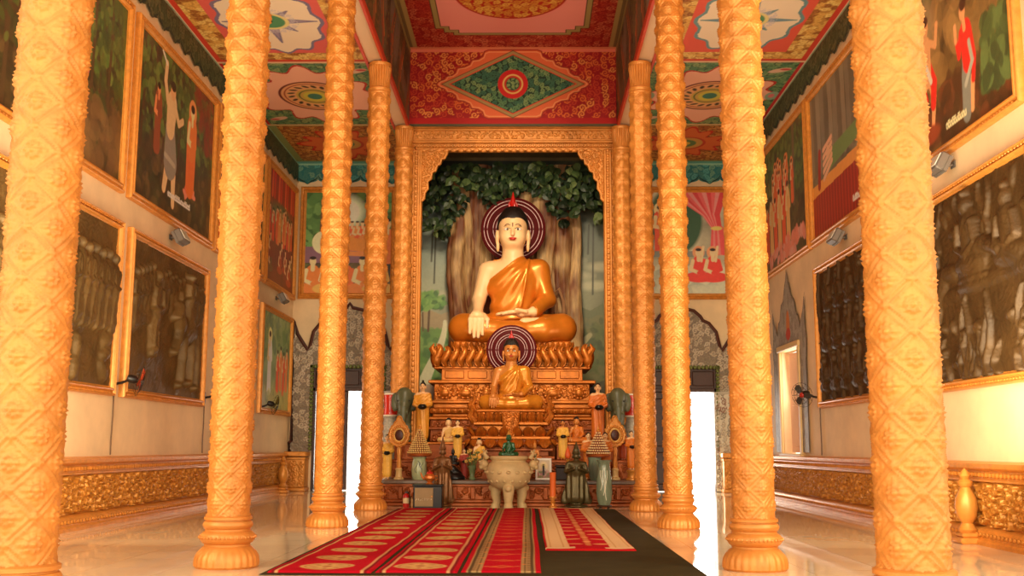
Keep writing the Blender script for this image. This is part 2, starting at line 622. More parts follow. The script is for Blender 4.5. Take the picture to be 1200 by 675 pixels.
class Paint:
    """u to the right 0..w, v up 0..h (metres)"""

    def __init__(s, w, h, res, base=(128, 128, 128), seed=0):
        s.w, s.h, s.res = w, h, res
        s.nu, s.nv = int(round(w / res)) + 1, int(round(h / res)) + 1
        s.U = np.linspace(0, w, s.nu)
        s.V = np.linspace(0, h, s.nv)
        s.X, s.Y = np.meshgrid(s.U, s.V)
        s.C = np.tile(np.array(lin(base)), (s.nv, s.nu, 1))
        s.H = np.zeros((s.nv, s.nu))
        s.rng = np.random.default_rng(seed)
        s.lock = None

    def blend(s, m, col, sl=None):
        c = np.array(lin(col))
        if sl is None:
            sl = (slice(None), slice(None))
        if s.lock is not None:
            m = m * s.lock[sl]
        m = m[..., None]
        s.C[sl] = s.C[sl] * (1 - m) + c * m

    def win(s, x0, x1, y0, y1):
        du, dv = s.U[1] - s.U[0], s.V[1] - s.V[0]
        a, b = int(max(0, math.floor(x0 / du))), int(min(s.nu, math.ceil(x1 / du) + 1))
        c, d = int(max(0, math.floor(y0 / dv))), int(min(s.nv, math.ceil(y1 / dv) + 1))
        if b <= a or d <= c:
            return None
        return (slice(c, d), slice(a, b))

    def ell(s, cx, cy, rx, ry, col, soft=None, rot=0.0, alpha=1.0, h=None):
        R = max(rx, ry) * 1.1 + s.res * 2
        sl = s.win(cx - R, cx + R, cy - R, cy + R)
        if sl is None:
            return s
        x, y = s.X[sl] - cx, s.Y[sl] - cy
        if rot:
            c, n = math.cos(rot), math.sin(rot)
            x, y = x * c + y * n, -x * n + y * c
        d = np.sqrt((x / rx) ** 2 + (y / ry) ** 2)
        sf = soft if soft is not None else s.res / min(rx, ry)
        m = np.clip((1 - d) / max(sf, 1e-3) + 0.5, 0, 1) * alpha
        if h is not None:
            s.H[sl] = np.maximum(s.H[sl], h * np.sqrt(np.clip(1 - d * d, 0, 1)))
        if col is not None:
            s.blend(m, col, sl)
        return s

    def ring(s, cx, cy, rx, ry, t, col, h=None):
        R = max(rx, ry) + t + s.res * 2
        sl = s.win(cx - R, cx + R, cy - R, cy + R)
        if sl is None:
            return s
        d = np.abs(np.sqrt(((s.X[sl] - cx) / rx) ** 2 + ((s.Y[sl] - cy) / ry) ** 2) - 1) * min(rx, ry)
        s.blend(np.clip((t / 2 - d) / s.res + 0.5, 0, 1), col, sl)
        return s

    def line(s, pts, r, col, h=None, r2=None, alpha=1.0):
        n = len(pts) - 1
        for i in range(n):
            (x0, y0), (x1, y1) = pts[i], pts[i + 1]
            ra = r if r2 is None else r + (r2 - r) * i / n
            rb = r if r2 is None else r + (r2 - r) * (i + 1) / n
            R = max(ra, rb) + s.res
            sl = s.win(min(x0, x1) - R, max(x0, x1) + R, min(y0, y1) - R, max(y0, y1) + R)
            if sl is None:
                continue
            dx, dy = x1 - x0, y1 - y0
            t = np.clip(((s.X[sl] - x0) * dx + (s.Y[sl] - y0) * dy) / (dx * dx + dy * dy + 1e-12), 0, 1)
            d = np.hypot(s.X[sl] - x0 - t * dx, s.Y[sl] - y0 - t * dy)
            rr = ra + (rb - ra) * t
            if h is not None:
                s.H[sl] = np.maximum(s.H[sl], h * np.sqrt(np.clip(1 - (d / rr) ** 2, 0, 1)))
            if col is not None:
                s.blend(np.clip((rr - d) / s.res + 0.5, 0, 1) * alpha, col, sl)
        return s

    def inside(s, pts):
        P = np.array(pts, float)
        m = np.zeros(s.X.shape, bool)
        n = len(P)
        for i in range(n):
            x0, y0 = P[i]
            x1, y1 = P[(i + 1) % n]
            if y0 == y1:
                continue
            c = ((s.Y >= min(y0, y1)) & (s.Y < max(y0, y1)))
            m ^= c & (s.X < (x1 - x0) * (s.Y - y0) / (y1 - y0) + x0)
        return m

    def poly(s, pts, col, edge=None, ew=0.02):
        s.blend(s.inside(pts).astype(float), col)
        if edge:
            s.line(list(pts) + [pts[0]], ew, edge)
        return s

    def noise(s, cells, amt, seed=1, tint=None):
        n = vnoise(s.nv, s.nu, cells, np.random.default_rng(seed), 4)
        n = (n - n.mean()) / (n.std() + 1e-6)
        if tint is None:
            s.C *= np.clip(1 + amt * n, 0.2, 2.0)[..., None]
        else:
            s.blend(np.clip(n * 0.5, 0, 1) * amt, tint)
        return s

    def dabs(s, n, box, size, cols, elong=1.6, alpha=0.85):
        x0, y0, x1, y1 = box
        for _ in range(n):
            r = size * (0.5 + s.rng.random())
            s.ell(x0 + (x1 - x0) * s.rng.random(), y0 + (y1 - y0) * s.rng.random(), r * elong, r,
                  cols[int(s.rng.integers(len(cols)))], rot=s.rng.random() * PI, alpha=alpha)
        return s

    def scrolls(s, box, sp, cols, mask=None, th=0.16, h=None, turns=1.35, leaf=True, sx=1.0):
        x0, y0, x1, y1 = box
        old = s.lock
        if mask is not None:
            s.lock = mask.astype(float)
        nx, ny = max(1, int((x1 - x0) / sp / sx)), max(1, int((y1 - y0) / sp))
        for i in range(nx):
            for j in range(ny):
                cx = x0 + (i + 0.5 + 0.22 * (s.rng.random() - 0.5)) * (x1 - x0) / nx
                cy = y0 + (j + 0.5 * ((i % 2) - 0.5) + 0.5 + 0.22 * (s.rng.random() - 0.5)) * (y1 - y0) / ny
                R = sp * (0.42 + 0.12 * s.rng.random())
                a0 = s.rng.random() * 2 * PI
                dr = 1 if (i + j) % 2 else -1
                t = np.linspace(0, 1, 11)
                rr = R * (1 - 0.85 * t)
                an = a0 + dr * 2 * PI * turns * t
                c = cols[int(s.rng.integers(len(cols)))]
                s.line(list(zip(cx + rr * np.cos(an), cy + rr * np.sin(an))), R * th * 1.3, c, h=h, r2=R * th * 0.7)
                if leaf:
                    for q in range(2):
                        a1 = a0 + PI * q + 0.8
                        px, py = cx + R * 1.05 * math.cos(a1), cy + R * 1.05 * math.sin(a1)
                        s.line([(px, py), (px + R * 0.55 * math.cos(a1 + dr), py + R * 0.55 * math.sin(a1 + dr))], R * th * 1.5, c,
                               h=h, r2=R * th * 0.4)
        s.lock = old
        return s

    def person(s, x, y, h, robe, skin=(225, 165, 120), halo=None, hair=(30, 20, 15), lean=0.0, skirt=None, arm=None):
        hd = y + h * 0.88
        lx = lean * h
        if halo:
            s.ell(x + lx, hd, h * 0.14, h * 0.155, halo)
        sk = skirt or robe
        s.line([(x - 0.03 * h, y), (x, y + 0.45 * h)], 0.10 * h, sk, r2=0.12 * h)
        s.line([(x + 0.04 * h, y), (x, y + 0.45 * h)], 0.095 * h, sk, r2=0.12 * h)
        s.line([(x, y + 0.42 * h), (x + lx * 0.8, y + 0.72 * h)], 0.125 * h, robe, r2=0.14 * h)
        s.line([(x + lx - 0.10 * h, y + 0.72 * h), (x - 0.13 * h, y + 0.52 * h), (x - 0.02 * h, y + 0.5 * h)], 0.04 * h, skin)
        if arm:
            s.line([(x + lx + 0.1 * h, y + 0.72 * h), (x + arm[0] * h, y + arm[1] * h)], 0.032 * h, skin)
        else:
            s.line([(x + lx + 0.10 * h, y + 0.72 * h), (x + 0.14 * h, y + 0.52 * h), (x + 0.02 * h, y + 0.5 * h)], 0.045 * h, robe)
        s.line([(x + lx, y + 0.74 * h), (x + lx, y + 0.82 * h)], 0.035 * h, skin)
        s.ell(x + lx, hd, h * 0.068, h * 0.085, skin)
        s.ell(x + lx, hd + h * 0.045, h * 0.07, h * 0.052, hair)
        return s

    def seated(s, x, y, h, robe, skin=(225, 165, 120), halo=None):
        if halo:
            s.ell(x, y + h * 0.84, h * 0.17, h * 0.18, halo)
        s.ell(x, y + 0.13 * h, 0.42 * h, 0.15 * h, robe)
        s.line([(x, y + 0.15 * h), (x, y + 0.58 * h)], 0.17 * h, robe, r2=0.16 * h)
        s.line([(x - 0.16 * h, y + 0.6 * h), (x - 0.22 * h, y + 0.35 * h), (x, y + 0.25 * h)], 0.05 * h, skin)
        s.line([(x + 0.16 * h, y + 0.6 * h), (x + 0.22 * h, y + 0.35 * h), (x, y + 0.25 * h)], 0.055 * h, robe)
        s.line([(x, y + 0.62 * h), (x, y + 0.75 * h)], 0.055 * h, skin)
        s.ell(x, y + 0.83 * h, 0.085 * h, 0.105 * h, skin)
        s.ell(x, y + 0.915 * h, 0.085 * h, 0.045 * h, (30, 20, 15))
        return s

    def caption(s, x, y, w, col=(235, 225, 205), hh=0.09):
        """a short line of curly script"""
        n = max(3, int(w / (hh * 0.75)))
        for i in range(n):
            cx = x + (i + 0.5) * w / n
            k = s.rng.integers(3)
            t = np.linspace(0, 1, 7)
            an = (t * 1.5 + 0.4 * k) * PI
            s.line(list(zip(cx + 0.3 * hh * np.cos(an), y + 0.42 * hh * np.sin(an))), hh * 0.12, col)
            s.line([(cx + 0.3 * hh, y - 0.4 * hh), (cx + 0.3 * hh, y + 0.35 * hh)], hh * 0.11, col)
            if k == 1:
                s.line([(cx - 0.25 * hh, y + 0.65 * hh), (cx + 0.3 * hh, y + 0.72 * hh)], hh * 0.1, col)
        return s
# ------------------------------------------------------------------ the setting


def struct(o, label=None):
    o['kind'] = 'structure'
    if label:
        o['label'] = label
    return o


XL, XR, YB = -6.37, 6.37, 30.5
ZC = 9.42          # aisle ceiling
ZN = 11.2          # nave ceiling


def marble_floor():
    m = mat('polished_floor', (240, 218, 180), 0.045, var=0.15, vscale=1.1, spec=0.6)
    nt = m.node_tree
    b = nt.nodes['Principled BSDF']
    br = nt.nodes.new('ShaderNodeTexBrick')
    br.offset = 0.0
    br.inputs['Scale'].default_value = 1.0
    br.inputs['Mortar Size'].default_value = 0.004
    br.inputs['Brick Width'].default_value = 0.8
    br.inputs['Row Height'].default_value = 0.8
    br.inputs['Color1'].default_value = (1, 1, 1, 1)
    br.inputs['Color2'].default_value = (0.93, 0.92, 0.90, 1)
    br.inputs['Mortar'].default_value = (0.55, 0.5, 0.45, 1)
    tc = [n for n in nt.nodes if n.type == 'TEX_COORD'][0]
    nt.links.new(tc.outputs['Object'], br.inputs['Vector'])
    mx = nt.nodes.new('ShaderNodeMix')
    mx.data_type = 'RGBA'
    mx.blend_type = 'MULTIPLY'
    mx.inputs['Factor'].default_value = 1.0
    src = b.inputs['Base Color'].links[0].from_socket
    nt.links.new(src, mx.inputs['A'])
    nt.links.new(br.outputs['Color'], mx.inputs['B'])
    nt.links.new(mx.outputs['Result'], b.inputs['Base Color'])
    return m


struct(MB().box((-9, -6, -0.2), (9, 33.5, 0)).build('floor', marble_floor(), smooth=False), 'polished beige tile floor')


def wall_boxes(mb, lo, hi, holes, ax):
    """solid wall from lo to hi with rectangular holes (a0,a1,z0,z1) along axis ax"""
    cuts = sorted({lo[ax], hi[ax], *[h[0] for h in holes], *[h[1] for h in holes]})
    for a0, a1 in zip(cuts[:-1], cuts[1:]):
        mid = (a0 + a1) / 2
        hs = [h for h in holes if h[0] < mid < h[1]]
        segs = [(lo[2], hi[2])]
        for h in hs:
            segs = [(lo[2], h[2]), (h[3], hi[2])]
        for z0, z1 in segs:
            if z1 - z0 < 1e-3:
                continue
            l, u = list(lo), list(hi)
            l[ax], u[ax] = a0, a1
            l[2], u[2] = z0, z1
            mb.box(l, u)
    return mb


WIN = (23.67, 25.33, 1.1, 3.44)
DL, DR = (-5.70, -3.72, 0.0, 3.45), (3.72, 5.70, 0.0, 3.45)
struct(wall_boxes(MB(), (XL - 0.25, 8.0, 0), (XL, YB + 0.25, ZC + 0.1), [WIN], 1).build('wall_left', PLASTER, smooth=False))
struct(wall_boxes(MB(), (XR, 8.0, 0), (XR + 0.25, YB + 0.25, ZC + 0.1), [WIN], 1).build('wall_right', PLASTER, smooth=False))
struct(wall_boxes(MB(), (XL, YB, 0), (XR, YB + 0.25, ZC + 0.1), [DL, DR], 0).build('wall_back', PLASTER, smooth=False))

RED = (176, 30, 26)
DKRED = (150, 18, 22)


def diamond_notch(P, cx, cy, hx, hy, n, col):
    pts = []
    for sx, sy in ((1, 1), (-1, 1), (-1, -1), (1, -1)):
        c = [(hx, hy - n), (hx - n * 0.45, hy - n), (hx - n * 0.45, hy - n * 0.45), (hx - n, hy - n * 0.45), (hx - n, hy)]
        if sx * sy < 0:
            c = c[::-1]
        pts += [(cx + sx * a, cy + sy * b) for a, b in c]
    P.poly(pts, col)


def star_cartouche(cx, cy, rx, ry, amp=0.16, n=240):
    """a four-cusped cartouche outline"""
    out = []
    for t in np.linspace(0, 2 * PI, n, endpoint=False):
        c, s_ = math.cos(t), math.sin(t)
        p = (abs(c) ** 3 + abs(s_) ** 3) ** (-1 / 3)
        r = 0.86 * p * (1 + amp * math.cos(4 * t) * 0.6 + amp * 0.55 * math.cos(12 * t))
        out.append((cx + rx * r * c, cy + ry * r * s_))
    return out


# --- nave ceiling
Yn0, Yn1 = 17.0, 26.0
P = Paint(5.2, Yn1 - Yn0, 0.022, DKRED, 3)
P.scrolls((0, 0, 5.2, 9), 0.20, [(206, 92, 62), (216, 120, 84), (190, 66, 48)], th=0.12)
P.blend(((np.abs(P.X - 2.6) > 2.42)).astype(float), (176, 150, 92))
P.blend(((np.abs(P.X - 2.6) > 2.52)).astype(float), (120, 98, 62))
P.blend((P.Y > 8.86).astype(float), (232, 150, 110))
for q in (1, 0):
    cy = 3.55 + 4.35 * (q - 0)
    cy = 5.55 if q else 0.4
    diamond_notch(P, 2.6, cy, 1.86, 2.52, 0.42, (70, 44, 30))
    diamond_notch(P, 2.6, cy, 1.84, 2.50, 0.42, (168, 150, 92))
    diamond_notch(P, 2.6, cy, 1.72, 2.38, 0.42, (60, 44, 30))
    diamond_notch(P, 2.6, cy, 1.70, 2.36, 0.42, (248, 156, 146))
    P.ell(2.6, cy, 1.30, 1.50, (190, 40, 30))
    m = ((P.X - 2.6) / 1.24) ** 2 + ((P.Y - cy) / 1.44) ** 2 < 1
    P.scrolls((1.3, cy - 1.5, 3.9, cy + 1.5), 0.20, [(236, 186, 84), (220, 150, 60)], mask=m, th=0.2)
nave = grid_part('ceiling', P.U, P.V, lambda u, v: (u - 2.6, v + Yn0, 0 * u + ZN), PAINT, colors=P.C, flip=True)
struct(nave, 'nave ceiling painted red with a pink notched panel')
struct(MB().box((-2.62, 4, ZN + 0.01), (2.62, 26.3, ZN + 0.2)).box((-2.6, 4, ZN - 0.005), (2.6, 17.0, ZN + 0.02)).build('ceiling_slab', mat('red_ceiling_paint', DKRED, 0.6), nave, smooth=False))

# --- tympanum above the altar frame
P = Paint(5.2, 2.02, 0.014, (160, 22, 22), 5)
P.scrolls((0, 0.25, 5.2, 2.02), 0.19, [(220, 104, 44), (230, 140, 66), (196, 60, 34)], th=0.15)
P.blend((P.Y < 0.22).astype(float), (178, 24, 22))
P.blend((P.Y < 0.07).astype(float), (86, 78, 52))
P.blend((P.Y > 1.94).astype(float), (226, 120, 90))
cy, T = 1.10, []
for sx, sy in ((1, 1), (-1, 1), (-1, -1), (1, -1)):
    seg = []
    for x, y in ((1.94, 0), (1.88, .07), (1.74, .12), (1.70, .20), (1.56, .22), (1.46, .30), (1.42, .42), (1.24, .45), (1.10, .52), (1.04, .64), (.88, .66), (.76, .74), (.72, .86), (.62, .90)):
        seg.append((2.6 + sx * x, cy + sy * y))
    T += seg if sx * sy > 0 else seg[::-1]
P.poly(T, (226, 96, 52), (150, 40, 24), 0.014)
P.poly([(2.6 + (x - 2.6) * 0.965, cy + (y - cy) * 0.94) for x, y in T], (228, 108, 62), (240, 160, 100), 0.012)


def dia(hx, hy):
    return [(2.6 - hx, cy), (2.6, cy + hy), (2.6 + hx, cy), (2.6, cy - hy)]


P.poly(dia(1.80, 0.88), (172, 140, 84), (80, 56, 30), 0.008)
P.poly(dia(1.64, 0.80), (140, 112, 66))
P.poly(dia(1.60, 0.78), (34, 62, 48), (226, 90, 54), 0.012)
P.scrolls((1.0, 0.3, 4.2, 1.9), 0.13, [(96, 140, 92), (130, 160, 100), (64, 112, 84)], mask=P.inside(dia(1.55, 0.75)), th=0.2)
P.ell(2.6, cy, 0.38, 0.38, (212, 40, 36))
P.ell(2.6, cy, 0.26, 0.26, (240, 196, 110))
P.ell(2.6, cy, 0.22, 0.22, (206, 50, 36))
P.ell(2.6, cy, 0.17, 0.17, (50, 84, 60))
P.scrolls((2.43, cy - .17, 2.77, cy + .17), 0.085, [(150, 180, 110)], mask=(np.hypot(P.X - 2.6, P.Y - cy) < .16), th=0.2)
tym = grid_part('wall_over_altar', P.U, P.V, lambda u, v: (u - 2.6, 0 * u + 26.0, v + 9.18), PAINT, colors=P.C)
struct(tym, 'red scrolled wall with a green painted diamond')
struct(MB().box((-2.6, 26.02, 9.26), (2.6, 26.19, ZN)).build('backing', REDP, tym, smooth=False))


# --- beams along both column rows
def beam(side, name):
    P = Paint(9.0, 2.02, 0.025, (74, 62, 44), 11 + side)
    P.noise(9, 0.25, 4)
    for k in range(26):
        x, y = 9 * P.rng.random(), 0.2 + 1.7 * P.rng.random()
        P.ell(x, y, 0.45 + 0.4 * P.rng.random(), 0.25 + 0.2 * P.rng.random(), [(120, 104, 90), (96, 84, 62), (78, 70, 34)][k % 3], soft=0.35, rot=P.rng.random() * 3)
    for k in range(6):
        x = 0.7 + 1.5 * k + 0.3 * P.rng.random()
        pts = [(x + 0.28 * math.sin(t * 4 + k) + 0.3 * t, 0.1 + 1.75 * t) for t in np.linspace(0, 1, 14)]
        P.line(pts, 0.14, (150, 74, 40), r2=0.04)
        P.line([(a + 0.22, b) for a, b in pts[3:]], 0.05, (206, 110, 52), r2=0.015)
    P.scrolls((0, 0, 9, 2.02), 0.5, [(120, 84, 46), (112, 104, 60), (96, 96, 70)], th=0.09)
    P.blend((P.Y > 1.86).astype(float), (150, 130, 76))
    P.blend((P.Y < 0.10).astype(float), (196, 60, 36))
    X = 2.6 * side
    b = grid_part(name, P.U, P.V, lambda u, v: (0 * u + X, u + 17.0, v + 9.18), PAINT, colors=P.C, flip=side > 0)
    struct(b, 'painted arcade beam over the column row')
    mb = MB()
    mb.box((min(X, X + .02 * side), 4, 9.12), (max(X, X + .02 * side), 17.0, ZN))
    mb.box((min(X + .02 * side, X + .4 * side), 4, 9.14), (max(X + .02 * side, X + .4 * side), 26.0, ZN + .1))
    struct(mb.build('beam_core', mat('beam_edge_paint', (226, 190, 150), 0.6), b, smooth=False))
    e = MB()
    for d in (0.015, 0.37):
        x0, x1 = sorted((X + d * side - .02, X + d * side + .03))
        e.box((x0, 4, 9.09), (x1, 26.0, 9.16))
    struct(e.build('beam_edging', mat('red_edge_paint', (206, 70, 44), 0.5), b, smooth=False))


beam(-1, 'beam_left')
beam(1, 'beam_right')


# --- aisle ceilings: u from the beam (0) to the wall (3.4), v = Y - 17.5
def aisle_ceiling(side, name):
    wd = 3.42
    P = Paint(wd, 13.0, 0.02, (214, 170, 120), 20 + side)
    R = P.rng
    yA0, yA1, yB0, yC0 = 9.15, 12.62, 4.62, 0.1
    # panel C: cream with a star
    cx = wd / 2
    cy = (yC0 + yB0) / 2
    P.blend((P.Y < yB0).astype(float), (214, 66, 44))

    def rect(y0, y1, mx, my, col):
        m = ((P.X > mx) & (P.X < wd - mx) & (P.Y > y0 + my) & (P.Y < y1 - my))
        P.blend(m.astype(float), col)
        return m
    m = rect(yC0, yB0, 0.16, 0.16, (196, 140, 66))
    P.scrolls((0.1, yC0, wd - .1, yB0), 0.17, [(244, 208, 120), (150, 84, 36), (232, 180, 90)], mask=m, th=0.2)
    rect(yC0, yB0, 0.58, 0.56, (226, 100, 92) if side < 0 else (228, 92, 70))
    star = (126, 116, 146) if side < 0 else (110, 150, 156)
    star2 = (166, 150, 170) if side < 0 else (120, 150, 170)
    for hx, hy, col in ((wd / 2 - .66, 1.70, star), (wd / 2 - .74, 1.62, (248, 226, 196))):
        P.poly(star_cartouche(cx, cy, hx * 1.06, hy * 1.06, 0.10), col)
    P.poly([(cx + (1.0 if k % 2 == 0 else 0.42) * (0.92 if k % 4 == 0 else 0.62) * math.cos(k * PI / 8),
             cy + (1.0 if k % 2 == 0 else 0.42) * (1.1 if k % 4 == 0 else 0.7) * math.sin(k * PI / 8)) for k in range(16)], star2, star, 0.02)
    P.scrolls((cx - .9, cy - 1, cx + .9, cy + 1), 0.12, [(206, 196, 206)], mask=(np.hypot((P.X - cx) / .55, (P.Y - cy) / .6) < 1), th=0.12, leaf=False)
    P.ell(cx, cy, 0.38, 0.40, (236, 220, 150))
    P.ell(cx, cy, 0.30, 0.32, (84, 150, 104))
    P.ell(cx, cy, 0.06, 0.06, (40, 60, 50))
    P.blend((np.abs(P.Y - yB0) < 0.05).astype(float), (232, 190, 150))
    # panel B: green scrolls, salmon cartouche
    mB = (P.Y > yB0 + .05) & (P.Y < yA0)
    P.blend(mB.astype(float), (58, 92, 66))
    P.scrolls((0, yB0, wd, yA0), 0.16, [(120, 160, 104), (92, 138, 96), (150, 170, 110)], mask=mB, th=0.2)
    cy = (yB0 + yA0) / 2
    for k in (1, 0):
        P.poly(star_cartouche(cx, cy, 1.50 + .07 * k, 1.92 + .08 * k, 0.20), (196, 34, 36) if k else (250, 186, 156))
    for sx in (-1, 1):
        P.ell(cx + sx * 1.46, cy, 0.16, 0.30, (150, 178, 150))
        P.ell(cx + sx * 1.44, cy, 0.07, 0.14, (226, 120, 120))
        for sy in (-1, 1):
            P.ell(cx + sx * 1.25, cy + sy * 1.72, 0.26, 0.12, (232, 190, 160), rot=0.5 * sx * sy)
            P.ell(cx + sx * 1.36, cy + sy * 1.78, 0.12, 0.06, (206, 70, 70))
    P.ell(cx, cy, 0.84, 1.04, (112, 26, 28))
    P.ell(cx, cy, 0.78, 0.97, (238, 176, 120))
    P.ring(cx, cy, 0.70, 0.87, 0.035, (170, 60, 40))
    for k in range(18):
        a = k * PI / 9
        P.ell(cx + 0.55 * math.cos(a), cy + 0.70 * math.sin(a), 0.10, 0.05, (70, 58, 40), rot=a + 0.6)
    P.ell(cx, cy, 0.44, 0.55, (214, 178, 84))
    P.ring(cx, cy, 0.36, 0.45, 0.04, (90, 110, 60))
    P.ell(cx, cy, 0.27, 0.34, (216, 206, 80))
    P.ell(cx, cy, 0.17, 0.21, (60, 130, 110))
    P.blend((np.abs(P.X - 0.06) < 0.06).astype(float) * mB, (206, 60, 44))
    P.blend((np.abs(P.X - wd + 0.08) < 0.05).astype(float) * mB, (196, 34, 36))
    P.blend((np.abs(P.X - wd + 0.015) < 0.03).astype(float), (240, 206, 170))
    P.blend((np.abs(P.Y - yA0) < 0.05).astype(float), (238, 196, 140))
    # panel A: gold-brown scrolls with a red star
    mA = (P.Y > yA0 + .05)
    P.blend(mA.astype(float), (140, 150, 90))
    mi = mA & (P.X > .2) & (P.X < wd - .22) & (P.Y < yA1) & (P.Y > yA0 + .1)
    P.blend(mi.astype(float), (116, 60, 26))
    P.scrolls((0, yA0, wd, yA1), 0.13, [(206, 140, 60), (176, 100, 40), (222, 160, 80)], mask=mi, th=0.2)
    cy = (yA0 + yA1) / 2
    P.poly(star_cartouche(cx, cy, 1.12, 1.35, 0.30), (206, 36, 28))
    P.poly(star_cartouche(cx, cy, 1.02, 1.24, 0.30), (224, 112, 56))
    P.ell(cx, cy, 0.55, 0.62, (196, 60, 40))
    P.ell(cx, cy, 0.47, 0.54, (206, 160, 80))
    P.ell(cx, cy, 0.30, 0.34, (96, 130, 80))
    P.ell(cx, cy, 0.14, 0.16, (214, 190, 80))
    P.blend((P.Y > yA1 + 0.12).astype(float), (120, 190, 180))
    o = grid_part(name, P.U, P.V, lambda u, v: (side * (2.95 + u), v + 17.5, 0 * u + ZC), PAINT, colors=P.C, flip=side > 0)
    struct(o, 'aisle ceiling of painted medallion panels')
    x0, x1 = sorted((side * 2.95, side * 6.62))
    struct(MB().box((x0, 4, ZC + .01), (x1, 30.75, ZC + .15)).box((x0, 4, ZC - .004), (x1, 17.5, ZC + .02)).build('ceiling_slab', mat('ochre_ceiling_paint', (206, 150, 96), 0.6), o, smooth=False))


aisle_ceiling(-1, 'ceiling_left')
aisle_ceiling(1, 'ceiling_right')


# --- scalloped teal valance along the ceiling
def valance(name, length, pos, seed, flip=False, base=(44, 96, 92), line=(92, 150, 132), per=0.62, more=((70, 124, 112), (120, 160, 130))):
    P = Paint(length, 0.60, 0.02, base, seed)
    P.scrolls((0, 0, length, 0.6), 0.17, [line, *more], th=0.16)
    P.blend((P.Y > 0.545).astype(float), (150, 180, 150))
    ph = (P.X / per) % 1.0
    edge = 0.13 - 0.10 * np.abs(np.sin(ph * PI)) ** 0.5 - 0.05 * np.exp(-((ph - 0.5) / 0.10) ** 2)
    P.blend(np.clip((0.035 - np.abs(P.Y - edge)) / 0.02, 0, 1), (24, 50, 48))
    k = edge[0]

    def f(u, v):
        return pos(u, k[None, :] + (v / 0.6) * (0.6 - k[None, :]))
    o = grid_part(name, P.U, P.V, f, PAINT, colors=P.C, flip=flip)
    return struct(o, 'scalloped teal painted border under the ceiling')


SHADE_TEAL, SHADE_LINE = (58, 70, 46), (96, 104, 72)  # side-wall valance: teal darkened in its colours for the angle of the light
SHADE_MORE = ((80, 92, 62), (112, 112, 78))
valance('trim_1', 14.5, lambda u, v: (0 * u + XL + .035, 16 + u, ZC - 0.6 + v), 31, base=SHADE_TEAL, line=SHADE_LINE, more=SHADE_MORE)
valance('trim_2', 14.5, lambda u, v: (0 * u + XR - .035, 16 + u, ZC - 0.6 + v), 32, True, base=SHADE_TEAL, line=SHADE_LINE, more=SHADE_MORE)
valance('trim_3', 3.5, lambda u, v: (-6.37 + u, 0 * u + YB - .035, ZC - 0.6 + v), 33, base=(48, 112, 112), line=(90, 160, 150))
valance('trim_4', 3.5, lambda u, v: (2.87 + u, 0 * u + YB - .035, ZC - 0.6 + v), 34, base=(48, 112, 112), line=(90, 160, 150))


# --- gilded dado (carved skirting)
def scroll_heights(w, h, res, sp, seed, motif=True):
    P = Paint(w, h, res, (0, 0, 0), seed)
    P.scrolls((0, 0.02, w, h - 0.02), sp, [(0, 0, 0)], th=0.2, h=1.0)
    if motif:
        for cx in (w * 0.25, w * 0.75):
            for k in range(8):
                a = k * PI / 4
                P.ell(cx + 0.075 * math.cos(a), h / 2 + 0.11 * math.sin(a), 0.06, 0.035, None, rot=a, h=1.15)
            P.ell(cx, h / 2, 0.04, 0.05, None, h=1.5)
    return P.H


def dado(side, name):
    X = XR * side

    def sweep(prof, y0, y1, mb):
        n = len(prof)
        V = []
        for y in (y0, y1):
            V += [(X - side * d, y, z) for d, z in prof]
        Q = [(i, i + 1, n + i + 1, n + i) for i in range(n - 1)]
        mb.add(V, Q)
    mb = MB()
    prof = [(0, 0), (.20, 0), (.20, .05), (.165, .075), (.165, .10), (.14, .12), (.15, .15), (.13, .18), (.10, .20), (.06, .215), (.025, .23),
            (.025, .79), (.085, .80), (.085, .825), (.06, .835), (.06, .935), (.10, .945), (.14, .97), (.15, 1.0), (.15, 1.03), (.09, 1.05), (0, 1.06)]
    sweep(prof, 8.0, YB, mb)
    o = struct(mb.build(name, GOLD2, angle=25), 'gilded carved dado along the side wall')
    H = scroll_heights(1.6, 0.55, 0.0125, 0.17, 77)[:, :-1]
    reps = 14
    HH = np.tile(H, (1, reps))
    U = 8.0 + np.arange(HH.shape[1]) * 0.0125
    V = np.linspace(0.235, 0.785, HH.shape[0])
    struct(grid_part('carved_band', U, V, lambda u, v: (X - side * (0.03 + 0.075 * HH), u, v), mat('gilded_carving', (206, 138, 54), 0.36, 0.35, var=.3, vscale=8), o, flip=side > 0))
    b = MB()
    for y in np.arange(8.05, YB - 0.25, 0.11):
        b.ell((X - side * .075, y, .885), (.03, .036, .034), 6, 4)
        b.ell((X - side * .165, y, .13), (.02, .036, .028), 6, 4)
    struct(b.build('bead_row', GOLD2, o))


dado(-1, 'baseboard_left')
dado(1, 'baseboard_right')


# --- back doors with carved grey surrounds
def pediment_outline(hw, zb, zv, zh, zc, zt):
    """half outline of a three-lobed pediment, mirrored; returns (x,z) list from lower left to lower right"""
    R = [(hw, zb), (hw + .02, zb + .25), (hw - .04, zb + .3), (hw, zv - .3), (hw + .06, zv - .1), (hw + .02, zv + .35), (hw - .03, zh), (hw - .12, zv + .45), (hw - .25, zv + .25),
         (hw - .42, zv), (hw - .5, zv + .15), (hw - .58, zc - .25), (hw - .78, zc), (hw - .95, zc + .08), (hw - 1.02, zc + .2), (hw - 1.2, zc + .36), (.08, zt - .12)]
    return [(-x, z) for x, z in R] + [(0, zt)] + R[::-1]


CARVEDGREY = mat('carved_grey_paint', None, 0.55, 0.1, vcol=True)


